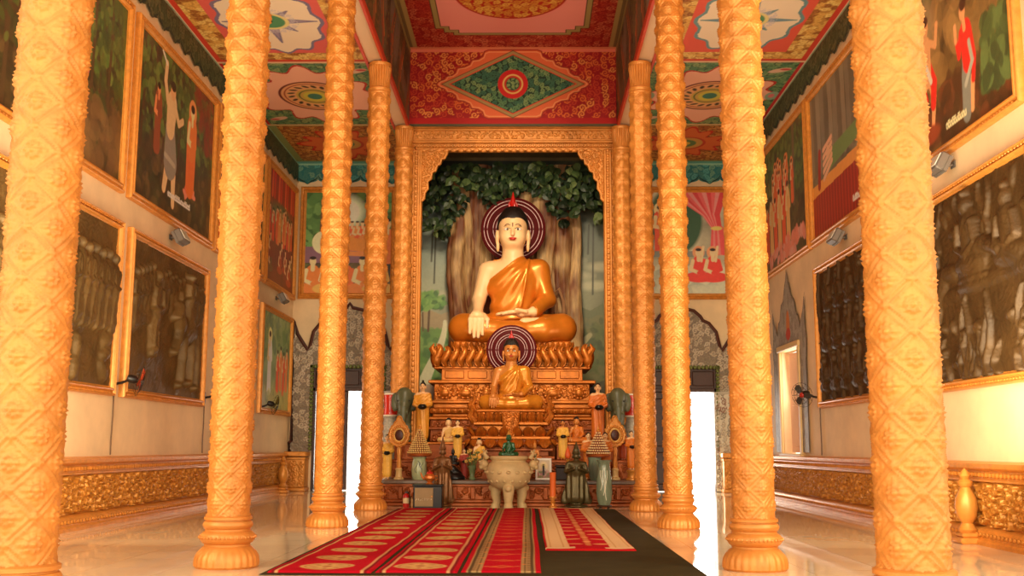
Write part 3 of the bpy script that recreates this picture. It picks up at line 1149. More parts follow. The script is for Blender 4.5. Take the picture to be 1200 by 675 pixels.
def carved_panel(name, poly, hole, y, parent, seed, border=(74, 40, 34), base=(134, 118, 102), line=(206, 188, 164), side=None, sp=0.17, res=0.016):
    """relief panel in the xz plane, front at y (towards -y)"""
    A = np.array(poly)
    x0, x1, z0, z1 = A[:, 0].min() - .05, A[:, 0].max() + .05, A[:, 1].min(), A[:, 1].max() + .05
    P = Paint(x1 - x0, z1 - z0, res, base, seed)
    P.scrolls((0, 0, x1 - x0, z1 - z0), sp, [line, (196, 176, 150), (150, 134, 112)], th=0.17, h=0.03)
    q = [(a - x0, b - z0) for a, b in poly]
    m = P.inside(q)
    if hole:
        m &= ~((P.X + x0 > hole[0]) & (P.X + x0 < hole[1]) & (P.Y + z0 > hole[2]) & (P.Y + z0 < hole[3]))
    H = P.H
    o = grid_part(name, P.U + x0, P.V + z0, lambda u, v: (u, y - H, v), CARVEDGREY, parent, colors=P.C, mask=m)
    return o


def door(n, cx, open_side):
    d = bpy.data.objects.new('door_%d' % n, None)
    link(d)
    d.location = (cx, YB, 0)
    struct(d, 'tall double door with a carved grey surround')
    ol = pediment_outline(1.60, 1.08, 3.95, 4.78, 4.72, 5.28)
    s_ = carved_panel('surround', ol, (-1.02, 1.02, 0, 3.45), -0.09, d, 40 + n)
    A = [(x, -0.10, z) for x, z in ol]
    MB().tube(A, 0.055, 6).build('surround_border', mat('maroon_edge_paint', (84, 44, 34), 0.5), s_)
    # green studded border round the opening
    gb = MB()
    for z in np.arange(1.12, 3.45, 0.11):
        for sx in (-1, 1):
            gb.box((sx * 1.03 - .05, -0.16, z), (sx * 1.03 + .05, -0.06, z + .09), .02)
    for x in np.arange(-1.08, 1.05, 0.11):
        gb.box((x, -0.16, 3.42), (x + .09, -0.06, 3.52), .02)
    gb.build('studded_border', mat('green_gilt_paint', (106, 112, 44), 0.45, 0.2, var=0.6, vscale=9), d)
    wood = mat('dark_door_wood', (70, 34, 20), 0.45, var=0.4, vscale=8, stretch=(6, 6, 1))
    tr = MB().box((-.99, 0.0, 2.86), (.99, 0.14, 3.45), .01)
    for k in range(3):
        tr.box((-.93 + .63 * k, -0.03, 2.95), (-.33 + .63 * k, 0.02, 3.36), .02)
    tr.build('transom', wood, d)
    fr = MB().box((-1.0, -.04, 0), (-.93, .2, 3.45), .01).box((.93, -.04, 0), (1.0, .2, 3.45), .01).box((-1.0, -.04, 2.78), (1.0, .2, 2.88), .01)
    fr.build('door_frame', wood, d)
    lf = MB().box((-.92, .05, .02), (-.005, .11, 2.78), .01)
    for z0, z1 in ((.2, 1.1), (1.25, 2.6)):
        lf.box((-.80, .02, z0), (-.13, .08, z1), .025)
    lf.build('closed_leaf', wood, d)
    # open leaf swung into the hall, carved silver face
    lo = bpy.data.objects.new('open_leaf', None)
    link(lo, d)
    lo.location = (0.93, -0.06, 0)
    lo.rotation_euler = (0, 0, math.radians(-48))
    MB().box((0, -.0, .02), (.90, .05, 2.78), .01).build('leaf_board', mat('silver_door_paint', (206, 190, 166), 0.5), lo)
    carved_panel('carving', [(.05, .1), (.85, .1), (.85, 2.7), (.05, 2.7)], None, -0.004, lo, 44 + n, base=(234, 220, 196), line=(150, 104, 80), sp=0.2, res=0.014)
    # carved gilt plinth blocks
    for sx in (-1, 1):
        b = MB().box((sx * 1.34 - .30, -.62, 0), (sx * 1.34 + .30, 0, .10), .02).box((sx * 1.34 - .27, -.58, .10), (sx * 1.34 + .27, 0, .92), .02)
        b.box((sx * 1.34 - .29, -.60, .86), (sx * 1.34 + .29, 0, .93), .015).box((sx * 1.34 - .31, -.63, .95), (sx * 1.34 + .31, 0, 1.08), .02)
        pl = b.build('plinth', GOLD2, d)
        HH = scroll_heights(.5, .7, .0125, .16, 50 + n, False)
        U = np.linspace(sx * 1.34 - .25, sx * 1.34 + .25, HH.shape[1])
        grid_part('plinth_carving', U, np.linspace(.13, .83, HH.shape[0]), lambda u, v: (u, -.585 - .02 * HH, v), GOLD2, pl)


door(1, -4.71, 1)
door(2, 4.71, 1)


# --- side windows with grey painted spires
def side_window(n, side):
    w = bpy.data.objects.new('window_%d' % n, None)
    link(w)
    w.location = (XR * side, 24.5, 0)
    w.rotation_euler = (0, 0, -PI / 2 * side)   # local -y faces the hall
    struct(w, 'narrow window with pale pink shutters under a grey painted spire')
    # local x runs along the wall
    ol = []
    R = [(1.52, 1.12), (1.52, 3.1), (1.60, 3.5), (1.50, 3.9), (1.55, 4.62), (1.30, 4.15), (1.05, 3.9), (.95, 4.15), (.80, 4.2), (.62, 4.55), (.42, 4.62), (.22, 4.95), (.12, 5.05)]
    ol = [(-x, z) for x, z in R] + [(0, 5.35)] + R[::-1]
    P = Paint(3.4, 4.4, 0.02, (158, 148, 134), 60 + n)
    P.scrolls((0, 0, 3.4, 4.4), 0.15, [(178, 168, 152), (134, 124, 112)], th=0.14)
    q = [(x + 1.7, z - 1.05) for x, z in ol]
    P.line(q, 0.05, (116, 104, 96))
    P.line([(1.7 + x * .8, 1.05 + (z - 1.05) * .86 - 1.05 + .3) for x, z in ol[3:-3]], 0.03, (160, 150, 136))
    P.ell(1.7, 2.95, 0.16, 0.34, (206, 120, 60))
    P.ell(1.7, 2.75, 0.22, 0.14, (190, 60, 40))
    m = P.inside(q) & ~((np.abs(P.X - 1.7) < .86) & (P.Y < 2.42))
    s_ = grid_part('surround', P.U, P.V, lambda u, v: (u - 1.7, 0 * u - .035, v + 1.05), PAINT, w, colors=P.C, mask=m)
    fr = MB()
    for sx in (-1, 1):
        fr.box((sx * .9 - .07, -.07, 1.06), (sx * .9 + .07, .0, 3.5), .015)
    fr.box((-1.0, -.09, 3.44), (1.0, 0, 3.58), .02).box((-1.0, -.1, 1.0), (1.0, 0, 1.1), .02)
    fr.build('window_frame', mat('ochre_frame_paint', (226, 190, 130), .5), w)
    sh = mat('pink_shutter_paint', (246, 206, 184), .5)
    for k, (hx, ang) in enumerate(((-.80, 12), (.80, -38))):
        e = bpy.data.objects.new('shutter', None)
        link(e, w)
        e.location = (hx, .18, 0)
        e.rotation_euler = (0, 0, math.radians(ang))
        sg = 1 if hx < 0 else -1
        a, b_ = sorted((0, sg * .76))
        mb = MB().box((a, -.02, 1.12), (b_, .02, 3.42), .008)
        for z0, z1 in ((1.25, 2.2), (2.32, 3.3)):
            mb.box((a + .1, -.035, z0), (b_ - .1, .035, z1), .012)
        mb.build('shutter_board', sh, e)


side_window(1, 1)
side_window(2, -1)
# ------------------------------------------------------------------ columns
NT, AROUND, VP = 96, 4, 0.32


def column_shaft_mesh():
    z0, z1 = 0.50, 8.46
    Z = np.arange(z0, z1 + 1e-6, 0.0125)
    th = np.arange(NT) * 2 * PI / NT
    T, ZZ = np.meshgrid(th, Z)
    u = T / (2 * PI) * AROUND
    v = ZZ / VP
    a, b = u + v, u - v
    fa, fb = a - np.floor(a) - .5, b - np.floor(b) - .5
    du, dv = (fa + fb) / 2 * 0.3376, (fa - fb) / 2 * VP
    edge = 0.5 - np.maximum(np.abs(fa), np.abs(fb))
    r = np.hypot(du, dv)
    ph = np.arctan2(dv, du)
    t = np.clip((ZZ - 2.2) / 3.0, 0, 1)
    bulge = 0.008 + 0.019 * t * t * (3 - 2 * t)
    h = bulge * np.sin(np.clip(edge * 2, 0, 1) * PI / 2) ** 1.1
    h += 0.017 * np.exp(-((edge - 0.07) / 0.026) ** 2)
    pet = np.clip(1 - np.abs(r - 0.042) / 0.026, 0, 1) * (0.55 + 0.45 * np.cos(8 * ph))
    h += 0.028 * pet + 0.026 * np.clip(1 - (r / 0.02) ** 2, 0, 1) ** 0.5
    h += 0.011 * np.clip(1 - np.abs(r - 0.082) / 0.014, 0, 1) * (0.6 + 0.4 * np.cos(12 * ph))
    cor = 0.5 - np.minimum(np.abs(fa), np.abs(fb))
    dcor = np.hypot(0.5 - np.abs(fa), 0.5 - np.abs(fb))
    h += 0.018 * np.clip(1 - (dcor / 0.13) ** 2, 0, 1)
    R = 0.200 + h
    P = np.stack([R * np.cos(T), R * np.sin(T), ZZ], -1).reshape(-1, 3)
    n = len(Z)
    i, j = np.meshgrid(np.arange(n - 1), np.arange(NT), indexing='ij')
    j2 = (j + 1) % NT
    Q = np.stack([i * NT + j, i * NT + j2, (i + 1) * NT + j2, (i + 1) * NT + j], -1).reshape(-1, 4)
    return mesh_data('shaft', P, [Q], GOLD, angle=180)


def lobed_lathe(prof, lobes, seg, amp):
    """prof: (r, z, lobe strength)"""
    prof = np.array(prof, float)
    th = np.linspace(0, 2 * PI, seg, endpoint=False)
    k = np.abs(np.cos(th * lobes / 2)) ** 0.7
    V = np.zeros((len(prof), seg, 3))
    rr = prof[:, 0:1] * (1 - amp * prof[:, 2:3] * (1 - k)[None])
    V[..., 0], V[..., 1], V[..., 2] = rr * np.cos(th), rr * np.sin(th), prof[:, 1:2]
    i, j = np.meshgrid(np.arange(len(prof) - 1), np.arange(seg), indexing='ij')
    j2 = (j + 1) % seg
    Q = np.stack([i * seg + j, i * seg + j2, (i + 1) * seg + j2, (i + 1) * seg + j], -1).reshape(-1, 4)
    return V.reshape(-1, 3), Q


def make_column():
    c = thing('gilded_column', 'x', 'column', group='gilded columns of the nave', kind='thing')
    link(bpy.data.objects.new('shaft', column_shaft_mesh()), c)
    mb = MB()
    mb.add(*lobed_lathe([(0, 0, 0), (.312, 0, .5), (.330, .02, 1), (.330, .06, 1), (.322, .11, .9), (.298, .155, .6), (.272, .18, .2), (.25, .205, 0), (.232, .215, 0), (.232, .235, 0),
                         (.255, .25, 0), (.275, .28, 0), (.282, .305, .3), (.275, .33, .3), (.25, .355, 0), (.228, .365, 0), (.228, .385, 0), (.24, .395, 0), (.252, .42, 0), (.252, .435, 0),
                         (.238, .46, 0), (.225, .465, 0), (.225, .475, 0), (.242, .48, 0), (.242, .505, 0), (.225, .515, 0), (.19, .52, 0)], 26, 130, .055))
    for k in range(40):
        a = 2 * PI * k / 40
        mb.ell((.283 * math.cos(a), .283 * math.sin(a), .305), (.012, .012, .016), 6, 4)
    mb.build('base', GOLD, c, angle=30)
    mb = MB()
    mb.add(*lobed_lathe([(.19, 8.42, 0), (.225, 8.43, 0), (.232, 8.46, 0), (.222, 8.49, 0), (.236, 8.52, 0), (.236, 8.55, 0), (.215, 8.57, 0), (.212, 8.60, .5), (.216, 8.75, 1), (.226, 8.9, 1),
                         (.240, 8.98, 1), (.236, 9.02, .6), (.225, 9.03, 0), (.235, 9.06, 0), (.235, 9.10, 0), (0, 9.10, 0)], 22, 88, .10))
    mb.build('capital', GOLD, c, angle=30)
    return c


CY = [6.634, 11.242, 16.828, 21.384, 25.854]
WHERE = ['nearest and widest of its row', 'second nearest of its row', 'third nearest of its row',
         'fourth of its row beside the altar corner', 'farthest of its row against the altar frame']
col0 = make_column()
for side, sname in ((-1, 'left'), (1, 'right')):
    for i, y in enumerate(CY):
        lab = 'gold carved column %s of the carpets, %s' % (sname, WHERE[i])
        if side == -1 and i == 0:
            col0.location = (-2.7, y, 0)
            col0['label'] = lab
        else:
            copy_thing(col0, (2.7 * side, y, 0), rz=0.3 * i if i < 4 else 0, label=lab)
# ------------------------------------------------------------------ framed paintings and bronze reliefs on the walls
def frame_mesh(w, h, fw=0.17, dp=0.11, bead=0.085):
    """moulded frame in the local xz plane, wall at y=0, front towards -y, outer size w x h"""
    prof = [(0, 0), (0, .7), (.06, .85), (.14, .95), (.22, .85), (.30, .62), (.38, .58), (.50, .70), (.60, .95), (.70, 1.0), (.80, .85), (.88, .55), (1.0, .45), (1.0, 0.1)]
    mb = MB()
    V = []
    n = len(prof)
    for (sx, sz) in ((-1, 0), (1, 0), (1, 1), (-1, 1)):
        for t, d in prof:
            x = sx * (w / 2 - t * fw)
            z = t * fw if sz == 0 else h - t * fw
            V.append((x, -d * dp, z))
    Q = []
    for k in range(4):
        k2 = (k + 1) % 4
        for i in range(n - 1):
            Q.append((k * n + i, k2 * n + i, k2 * n + i + 1, k * n + i + 1))
    mb.add(V, Q)
    t = fw * 0.30
    for x in np.arange(-w / 2 + fw, w / 2 - fw + .01, bead):
        for z in (t, h - t):
            mb.ell((x, -dp * .68, z), (bead * .42, .022, .022), 6, 4)
    for z in np.arange(fw, h - fw + .01, bead):
        for x in (-w / 2 + t, w / 2 - t):
            mb.ell((x, -dp * .68, z), (.022, .022, bead * .42), 6, 4)
    return mb


def hang(name, label, cat, wall, center, z, w, h, group):
    """wall: 'l','r','b'"""
    if wall == 'l':
        loc, rz = (XL, center, z), PI / 2
    elif wall == 'r':
        loc, rz = (XR, center, z), -PI / 2
    else:
        loc, rz = (center, YB, z), 0.0
    return thing(name, label, cat, loc, rz, group)


def painting(label, wall, center, z, w, h, fn, seed, group='gold-framed temple paintings', fw=0.17):
    t = hang('framed_painting', label, 'painting', wall, center, z, w, h, group)
    frame_mesh(w, h, fw).build('frame', GOLD2, t, angle=35)
    iw, ih = w - 2 * fw + .04, h - 2 * fw + .04
    P = Paint(iw, ih, 0.0175, (70, 70, 40), seed)
    fn(P, iw, ih)
    P.C = np.clip(P.C * 1.75, 0, .9)
    grid_part('canvas', P.U, P.V, lambda u, v: (u - iw / 2, 0 * u - .035, v + fw - .02), OILPAINT, t, colors=P.C)
    return t


GREENS = [(62, 78, 34), (44, 60, 28), (84, 96, 42), (52, 58, 30)]
DARKS = [(44, 36, 22), (58, 44, 26), (36, 34, 20), (72, 54, 30)]


def forest(P, w, h, base=(58, 56, 30), n=500):
    P.C[:] = lin(base)
    P.noise(6, 0.3, 2)
    P.dabs(n, (0, h * .35, w, h), 0.09, GREENS + DARKS, alpha=0.6)
    P.dabs(n // 2, (0, 0, w, h * .4), 0.10, DARKS + [(98, 76, 44)], alpha=0.5)
    for k in range(5):
        x = w * P.rng.random()
        P.line([(x, h * .3), (x + .1, h * .65), (x + .05, h)], 0.05, (64, 44, 26), r2=.03)
    P.dabs(n // 2, (0, h * .5, w, h), 0.07, [(70, 96, 40), (92, 110, 50), (50, 70, 30)], alpha=0.7)


def p_hunter(P, w, h):
    forest(P, w, h)
    P.dabs(60, (w * .7, h * .6, w, h), .1, [(120, 40, 24), (96, 34, 20)], alpha=.5)
    P.person(w * .24, h * .36, h * .42, (120, 60, 34), (190, 120, 76))
    x, sk = w * .40, (226, 164, 120)
    P.line([(x - .22, h * .15), (x - .10, h * .30), (x - .05, h * .45)], .10, sk, r2=.17)
    P.line([(x + .30, h * .08), (x + .26, h * .26), (x + .10, h * .44)], .09, sk, r2=.16)
    P.line([(x + .06, h * .34), (x - .02, h * .54)], .36, (122, 116, 104), r2=.25)
    P.line([(x - .25, h * .36), (x + .3, h * .33)], .05, (150, 144, 126))
    P.line([(x - .02, h * .55), (x + .02, h * .70)], .22, sk, r2=.27)
    P.line([(x - .22, h * .70), (x - .40, h * .82), (x - .36, h * .93)], .08, sk)
    P.line([(x - .36, h * .93), (x - .62, h * .99)], .03, (200, 196, 176))
    P.line([(x + .22, h * .70), (x + .44, h * .62), (x + .66, h * .66)], .07, sk)
    P.line([(x + .02, h * .70), (x + .04, h * .76)], .09, sk)
    P.ell(x + .05, h * .79, .14, .16, (222, 150, 104))
    P.ell(x + .05, h * .83, .15, .10, (40, 30, 20))
    x = w * .68
    P.ell(x, h * .24, .30, .11, (206, 84, 66))
    for k in range(7):
        P.ell(x + .3 * math.cos(k * .5 + .1), h * .22 + .06 * math.sin(k), .1, .05, (226, 116, 96), rot=k)
    P.line([(x, h * .28), (x, h * .52)], .13, (216, 104, 44), r2=.17)
    P.line([(x, h * .28), (x, h * .66)], .26, (218, 98, 42), r2=.30)
    P.person(x, h * .27, h * .58, (224, 106, 46), (236, 184, 134), halo=(222, 130, 76), skirt=(214, 96, 40))
    P.caption(w * .40, h * .13, w * .3)


def p_lotus(P, w, h):
    forest(P, w, h)
    for k in range(6):
        P.line([(w * (.1 + .15 * k), 0), (w * (.12 + .15 * k), h)], .05, (66, 50, 30))
    P.dabs(200, (0, h * .3, w, h), .08, GREENS, alpha=.6)
    P.person(w * .58, h * .52, h * .4, (196, 50, 30), (226, 150, 100), halo=(206, 90, 50))
    for k in range(9):
        a = PI * k / 8
        P.ell(w * .58 + .3 * math.cos(a), h * .47 + .10 * math.sin(a), .16, .08, (226, 110, 110), rot=a)
    P.dabs(80, (w * .3, 0, w, h * .35), .12, [(110, 84, 50), (90, 66, 40)], alpha=.5)


def p_crowd(P, w, h):
    P.C[:] = lin((120, 44, 26))
    P.noise(5, 0.3, 3)
    for k in range(14):
        x = w * k / 13
        P.line([(x, h * .78), (x + .03, h)], .10, [(176, 40, 28), (140, 28, 22), (196, 70, 44)][k % 3])
    P.blend((P.Y < h * .42).astype(float) * .7, (96, 44, 26))
    P.ell(w * .5, h * .6, w * .4, h * .14, (90, 96, 60), soft=.5)
    for k in range(22):
        P.person(w * P.rng.random(), h * (.36 + .12 * P.rng.random()), h * .28, [(206, 76, 40), (190, 50, 34), (214, 120, 60)][k % 3], halo=(216, 130, 70) if k % 4 == 0 else None)
    for k in range(10):
        P.seated(w * P.rng.random(), h * (.03 + .2 * P.rng.random()), h * .24, [(110, 40, 26), (96, 70, 40), (150, 60, 34)][k % 3])


def p_small(P, w, h):
    P.C[:] = lin((120, 140, 104))
    P.noise(5, 0.2, 3)
    P.blend(np.clip((h * .35 - P.Y) / h * 4, 0, 1), (150, 140, 80))
    P.dabs(160, (0, h * .55, w, h), .12, [(84, 116, 70), (70, 100, 80), (120, 140, 90)], alpha=.6)
    P.person(w * .28, h * .2, h * .62, (226, 216, 190), (226, 170, 130), halo=(220, 190, 130))
    for k in range(4):
        P.person(w * (.56 + .11 * k), h * (.2 + .05 * (k % 2)), h * .45, [(206, 70, 44), (220, 110, 60)][k % 2])
    P.dabs(60, (0, 0, w, h * .2), .08, [(150, 150, 90), (110, 120, 70)], alpha=.6)


def p_reclining(P, w, h):
    forest(P, w, h, (70, 88, 50), 500)
    P.ell(w * .45, h * .8, w * .22, h * .16, (190, 200, 170), soft=.5)
    P.dabs(300, (0, h * .45, w * .35, h), .09, [(70, 110, 56), (96, 136, 74), (50, 84, 40)], alpha=.8)
    P.dabs(200, (w * .75, h * .5, w, h), .09, [(70, 110, 56), (96, 136, 74), (50, 84, 40)], alpha=.8)
    P.line([(w * .2, h * .5), (w * .22, h * .9)], .10, (96, 62, 36))
    for k in range(11):
        P.seated(w * (.3 + .06 * k), h * .52, h * .2, [(206, 80, 40), (224, 120, 56)][k % 2])
    P.blend(((P.Y < h * .46) & (P.Y > h * .30)).astype(float), (112, 80, 96))
    P.ell(w * .22, h * .50, .34, .34, (236, 206, 150))
    P.ell(w * .23, h * .5, .14, .16, (232, 176, 130))
    P.line([(w * .28, h * .48), (w * .5, h * .49), (w * .92, h * .44)], .26, (226, 120, 46), r2=.14)
    P.line([(w * .3, h * .40), (w * .9, h * .38)], .07, (200, 120, 60))
    for k in range(5):
        P.seated(w * (.1 + .19 * k), h * .0, h * .38, [(222, 110, 46), (232, 150, 70), (214, 92, 40)][k % 3], (230, 176, 130))
    P.seated(w * .94, h * .3, h * .46, (222, 104, 50))


def p_curtain(P, w, h):
    P.C[:] = lin((150, 146, 124))
    P.noise(4, 0.18, 3)
    P.ell(w * .45, h * .72, w * .30, h * .34, (44, 76, 52), soft=.12)
    P.ell(w * .36, h * .66, .36, .5, (150, 170, 120), soft=.1)
    P.person(w * .28, h * .42, h * .46, (206, 70, 44), halo=(190, 170, 120), arm=(.34, .35))
    P.blend(((P.Y < h * .42) & (P.Y > h * .36) & (P.X < w * .8)).astype(float), (110, 116, 110))
    P.blend(((P.Y < h * .36) & (P.Y > h * .2) & (P.X < w * .7)).astype(float) * .7, (136, 130, 104))
    for k in range(12):
        t = k / 11
        x0 = w * (.42 + .58 * t)
        P.line([(x0, h), (w * (.78 + .14 * t), h * .78), (w * (.90 + .05 * t), h * .62)], .10, [(206, 84, 84), (224, 120, 116), (180, 56, 60)][k % 3], r2=.06)
    for k in range(5):
        P.line([(w * (.88 + .02 * k), h * .64), (w * (.86 + .03 * k), h * .40)], .07, [(196, 70, 72), (222, 110, 106)][k % 2])
    P.ell(w * .91, h * .64, .16, .06, (230, 170, 90))
    P.dabs(200, (0, 0, w, h * .24), .16, [(170, 172, 150), (140, 146, 130), (190, 186, 160)], alpha=.5)
    for x in (.70, .86):
        P.seated(w * x, h * .12, h * .34, (196, 50, 40), (232, 170, 130), halo=(206, 130, 90))
        P.line([(w * x + .08, h * .32), (w * x + .14, h * .46)], .035, (232, 170, 130))


def p_visitors(P, w, h):
    P.C[:] = lin((96, 74, 40))
    P.noise(5, 0.35, 3)
    P.dabs(260, (0, h * .3, w, h), .16, [(122, 96, 52), (150, 116, 66), (84, 66, 36), (104, 78, 40)], alpha=.45)
    P.dabs(200, (0, 0, w, h * .3), .12, [(70, 44, 24), (56, 40, 22), (96, 54, 30)], alpha=.6)
    P.dabs(260, (0, h * .55, w * .4, h), .09, [(80, 90, 50), (60, 74, 40)], alpha=.7)
    P.dabs(160, (0, 0, w * .3, h * .3), .08, GREENS, alpha=.8)
    sk, rd = (226, 140, 92), (204, 40, 32)
    q, y0 = w * .37, .42
    P.ell(q, y0 + 1.55, .34, .42, (150, 120, 84), soft=.5, alpha=.6)
    P.line([(q + .12, y0), (q + .20, y0 + .4), (q + .08, y0 + .75)], .06, sk, r2=.11)
    P.line([(q - .10, y0 + .42), (q - .22, y0 + .62), (q - .05, y0 + .8)], .08, rd, r2=.13)
    P.line([(q + .16, y0 + .3), (q + .22, y0 + .6), (q + .05, y0 + .85)], .10, rd, r2=.13)
    P.line([(q, y0 + .72), (q - .02, y0 + 1.22)], .13, sk, r2=.17)
    P.line([(q - .14, y0 + 1.24), (q - .34, y0 + 1.05), (q - .40, y0 + 1.36)], .055, sk)
    P.line([(q + .14, y0 + 1.24), (q + .34, y0 + 1.14), (q + .42, y0 + 1.42)], .055, sk)
    P.line([(q - .2, y0 + 1.3), (q - .06, y0 + .95), (q + .12, y0 + .66)], .05, (190, 180, 160))
    P.line([(q, y0 + 1.25), (q, y0 + 1.42)], .055, sk)
    P.ell(q, y0 + 1.52, .10, .13, sk)
    P.ell(q, y0 + 1.62, .11, .08, (60, 34, 20))
    q, y0 = w * .68, .22
    P.line([(q + .12, y0 + .02), (q + .16, y0 + .4)], .06, sk, r2=.08)
    P.line([(q - .06, y0), (q - .02, y0 + .5), (q + .06, y0 + .82)], .13, (112, 114, 104), r2=.17)
    P.line([(q + .06, y0 + .70), (q + .03, y0 + 1.12)], .17, rd, r2=.19)
    P.line([(q - .12, y0 + 1.16), (q - .22, y0 + .86), (q - .30, y0 + 1.14)], .065, rd, r2=.05)
    P.line([(q - .30, y0 + 1.10), (q - .31, y0 + 1.32)], .045, sk)
    P.line([(q + .16, y0 + 1.12), (q + .26, y0 + .7), (q + .2, y0 + .4)], .07, rd, r2=.06)
    P.line([(q + .12, y0 + .95), (q + .2, y0 + .66), (q - .05, y0 + .40)], .045, (150, 150, 136))
    P.line([(q, y0 + 1.18), (q - .02, y0 + 1.34)], .05, sk)
    P.ell(q - .04, y0 + 1.44, .10, .13, sk)
    P.ell(q - .01, y0 + 1.53, .11, .09, (60, 34, 20))
    P.dabs(150, (w * .8, h * .12, w, h * .42), .09, [(66, 84, 44), (84, 104, 56), (52, 64, 36)], alpha=.8)
    P.ell(w * .36, h * .1, .4, .14, (130, 60, 34), soft=.4)
    P.caption(w * .50, h * .085, w * .16, (214, 200, 150))


def p_bed(P, w, h):
    P.C[:] = lin((98, 92, 76))
    P.noise(5, 0.25, 3)
    for k in range(16):
        x = w * k / 15
        P.line([(x, h), (x + .06, h * .45)], .12, [(110, 104, 88), (84, 78, 64), (128, 118, 98)][k % 3], alpha=.7)
    P.poly([(0, 0), (w, 0), (w, h * .34), (0, h * .30)], (120, 26, 20))
    for k in range(24):
        P.line([(w * k / 23, h * .32), (w * k / 23, 0)], .03, (150, 44, 28))
    P.poly([(0, h * .28), (w, h * .32), (w, h * .40), (0, h * .36)], (196, 130, 60))
    P.line([(w * .12, h * .34), (w * .14, h * .56)], .10, (130, 34, 24))
    P.line([(w * .3, h * .46), (w * .75, h * .50)], .2, (92, 120, 70), r2=.16)
    P.ell(w * .28, h * .52, .13, .13, (230, 160, 120))
    for k in range(5):
        P.line([(w * .2, h * (.36 + .05 * k)), (w * .34, h * (.44 + .04 * k))], .05, (232, 150, 120))
    P.person(w * .9, h * .34, h * .5, (196, 50, 36), halo=(200, 150, 90))
    P.caption(w * .62, h * .08, w * .34)


def p_monks(P, w, h):
    forest(P, w, h, (70, 80, 42), 600)
    P.line([(w * .72, h * .4), (w * .74, h)], .10, (96, 80, 56))
    for k in range(16):
        P.person(w * (.10 + .6 * P.rng.random()), h * (.38 + .16 * P.rng.random()), h * .32, [(206, 84, 40), (222, 110, 56), (190, 60, 34)][k % 3], halo=(214, 116, 60))
    for k in range(6):
        P.person(w * (.08 + .1 * k), h * (.12 + .04 * (k % 2)), h * .46, [(206, 70, 36), (226, 150, 90)][k % 2], (230, 170, 120))
    P.dabs(60, (w * .1, h * .02, w * .9, h * .16), .1, [(206, 140, 130), (190, 110, 90)], alpha=.7)


ZP, HP = 5.35, 3.27
painting('forest painting of a dancing sword bearer beside a haloed orange figure', 'l', 19.87, ZP, 4.76, HP, p_hunter, 101)
painting('dark forest painting with a pink lotus, beside the nearest left column', 'l', 14.85, ZP, 4.72, HP, p_lotus, 102)
painting('painting of a pale kneeling robed figure at the top left corner', 'l', 9.9, ZP, 4.8, HP, lambda P, w, h: (forest(P, w, h, (110, 84, 60)), P.person(w * .62, h * .18, h * .5, (206, 196, 176), (232, 150, 110)), P.person(w * .88, h * .2, h * .6, (214, 204, 186), (232, 150, 110))), 103)
painting('painting with red-orange figures seen in the slit beside the second left column', 'l', 24.55, ZP, 4.30, HP, p_monks, 104)
painting('crowded red painting with a draped red curtain along its top', 'l', 28.58, ZP, 3.52, HP, p_crowd, 105)
painting('small pale green painting of a white-robed figure and red-robed visitors', 'l', 28.5, 2.05, 3.50, 2.78, p_small, 106, fw=0.15)
painting('painting of a reclining orange-robed figure among mourners on the back wall', 'b', -4.82, 5.42, 2.82, 3.30, p_reclining, 107)
painting('painting with a pink tied curtain and two kneeling red figures in clouds', 'b', 4.78, 5.42, 2.86, 3.30, p_curtain, 108)
painting('large painting of two visitors in red among brown clouds, top right corner', 'r', 14.85, ZP, 4.72, HP, p_visitors, 109)
painting('painting of a red bed under a grey curtain, beside the nearest right column', 'r', 19.80, ZP, 4.62, HP, p_bed, 110)
painting('painting of orange-robed monks gathered in a green forest', 'r', 24.45, ZP, 4.46, HP, p_monks, 111)


# --- bronze reliefs
class Rel:
    def __init__(s, w, h, seed, res=0.018):
        s.P = Paint(w, h, res, (0, 0, 0), seed)
        P = s.P
        n = vnoise(P.nv, P.nu, 9, np.random.default_rng(seed), 4)
        n2 = vnoise(P.nv, P.nu, 34, np.random.default_rng(seed + 1), 3)
        s.base = 0.05 * n + 0.03 * np.abs(n2 - .5)
        s.w, s.h = w, h

    def fig(s, x, y, H, d=0.13, robe=True, arms=True):
        P = s.P
        P.line([(x, y + .10 * H), (x, y + .5 * H)], .125 * H, None, h=d * .8, r2=.115 * H)
        for q in (-1, 1):
            P.line([(x + q * .05 * H, y), (x + q * .05 * H, y + .14 * H)], .04 * H, None, h=d * .7)
            P.line([(x + q * .07 * H, y + .08 * H), (x + q * .03 * H, y + .40 * H), (x - .06 * H, y + .66 * H)], .016 * H, None, h=d * 1.02)
        P.line([(x, y + .42 * H), (x, y + .74 * H)], .115 * H, None, h=d, r2=.14 * H)
        P.line([(x - .12 * H, y + .75 * H), (x - .15 * H, y + .55 * H), (x, y + .5 * H)], .036 * H, None, h=d * 1.15)
        P.line([(x + .12 * H, y + .75 * H), (x + .15 * H, y + .55 * H), (x, y + .5 * H)], .036 * H, None, h=d * 1.15)
        P.ell(x, y + .90 * H, .062 * H, .085 * H, None, h=d * 1.2)

    def seat(s, x, y, H, d=0.13):
        P = s.P
        P.ell(x, y + .15 * H, .45 * H, .16 * H, None, h=d)
        P.line([(x, y + .2 * H), (x, y + .62 * H)], .17 * H, None, h=d, r2=.17 * H)
        P.line([(x - .18 * H, y + .62 * H), (x - .26 * H, y + .35 * H), (x, y + .24 * H)], .055 * H, None, h=d * 1.1)
        P.line([(x + .18 * H, y + .62 * H), (x + .26 * H, y + .35 * H), (x, y + .24 * H)], .055 * H, None, h=d * 1.1)
        P.ell(x, y + .82 * H, .10 * H, .13 * H, None, h=d * 1.2)
        P.ell(x, y + .97 * H, .05 * H, .07 * H, None, h=d * 1.1)


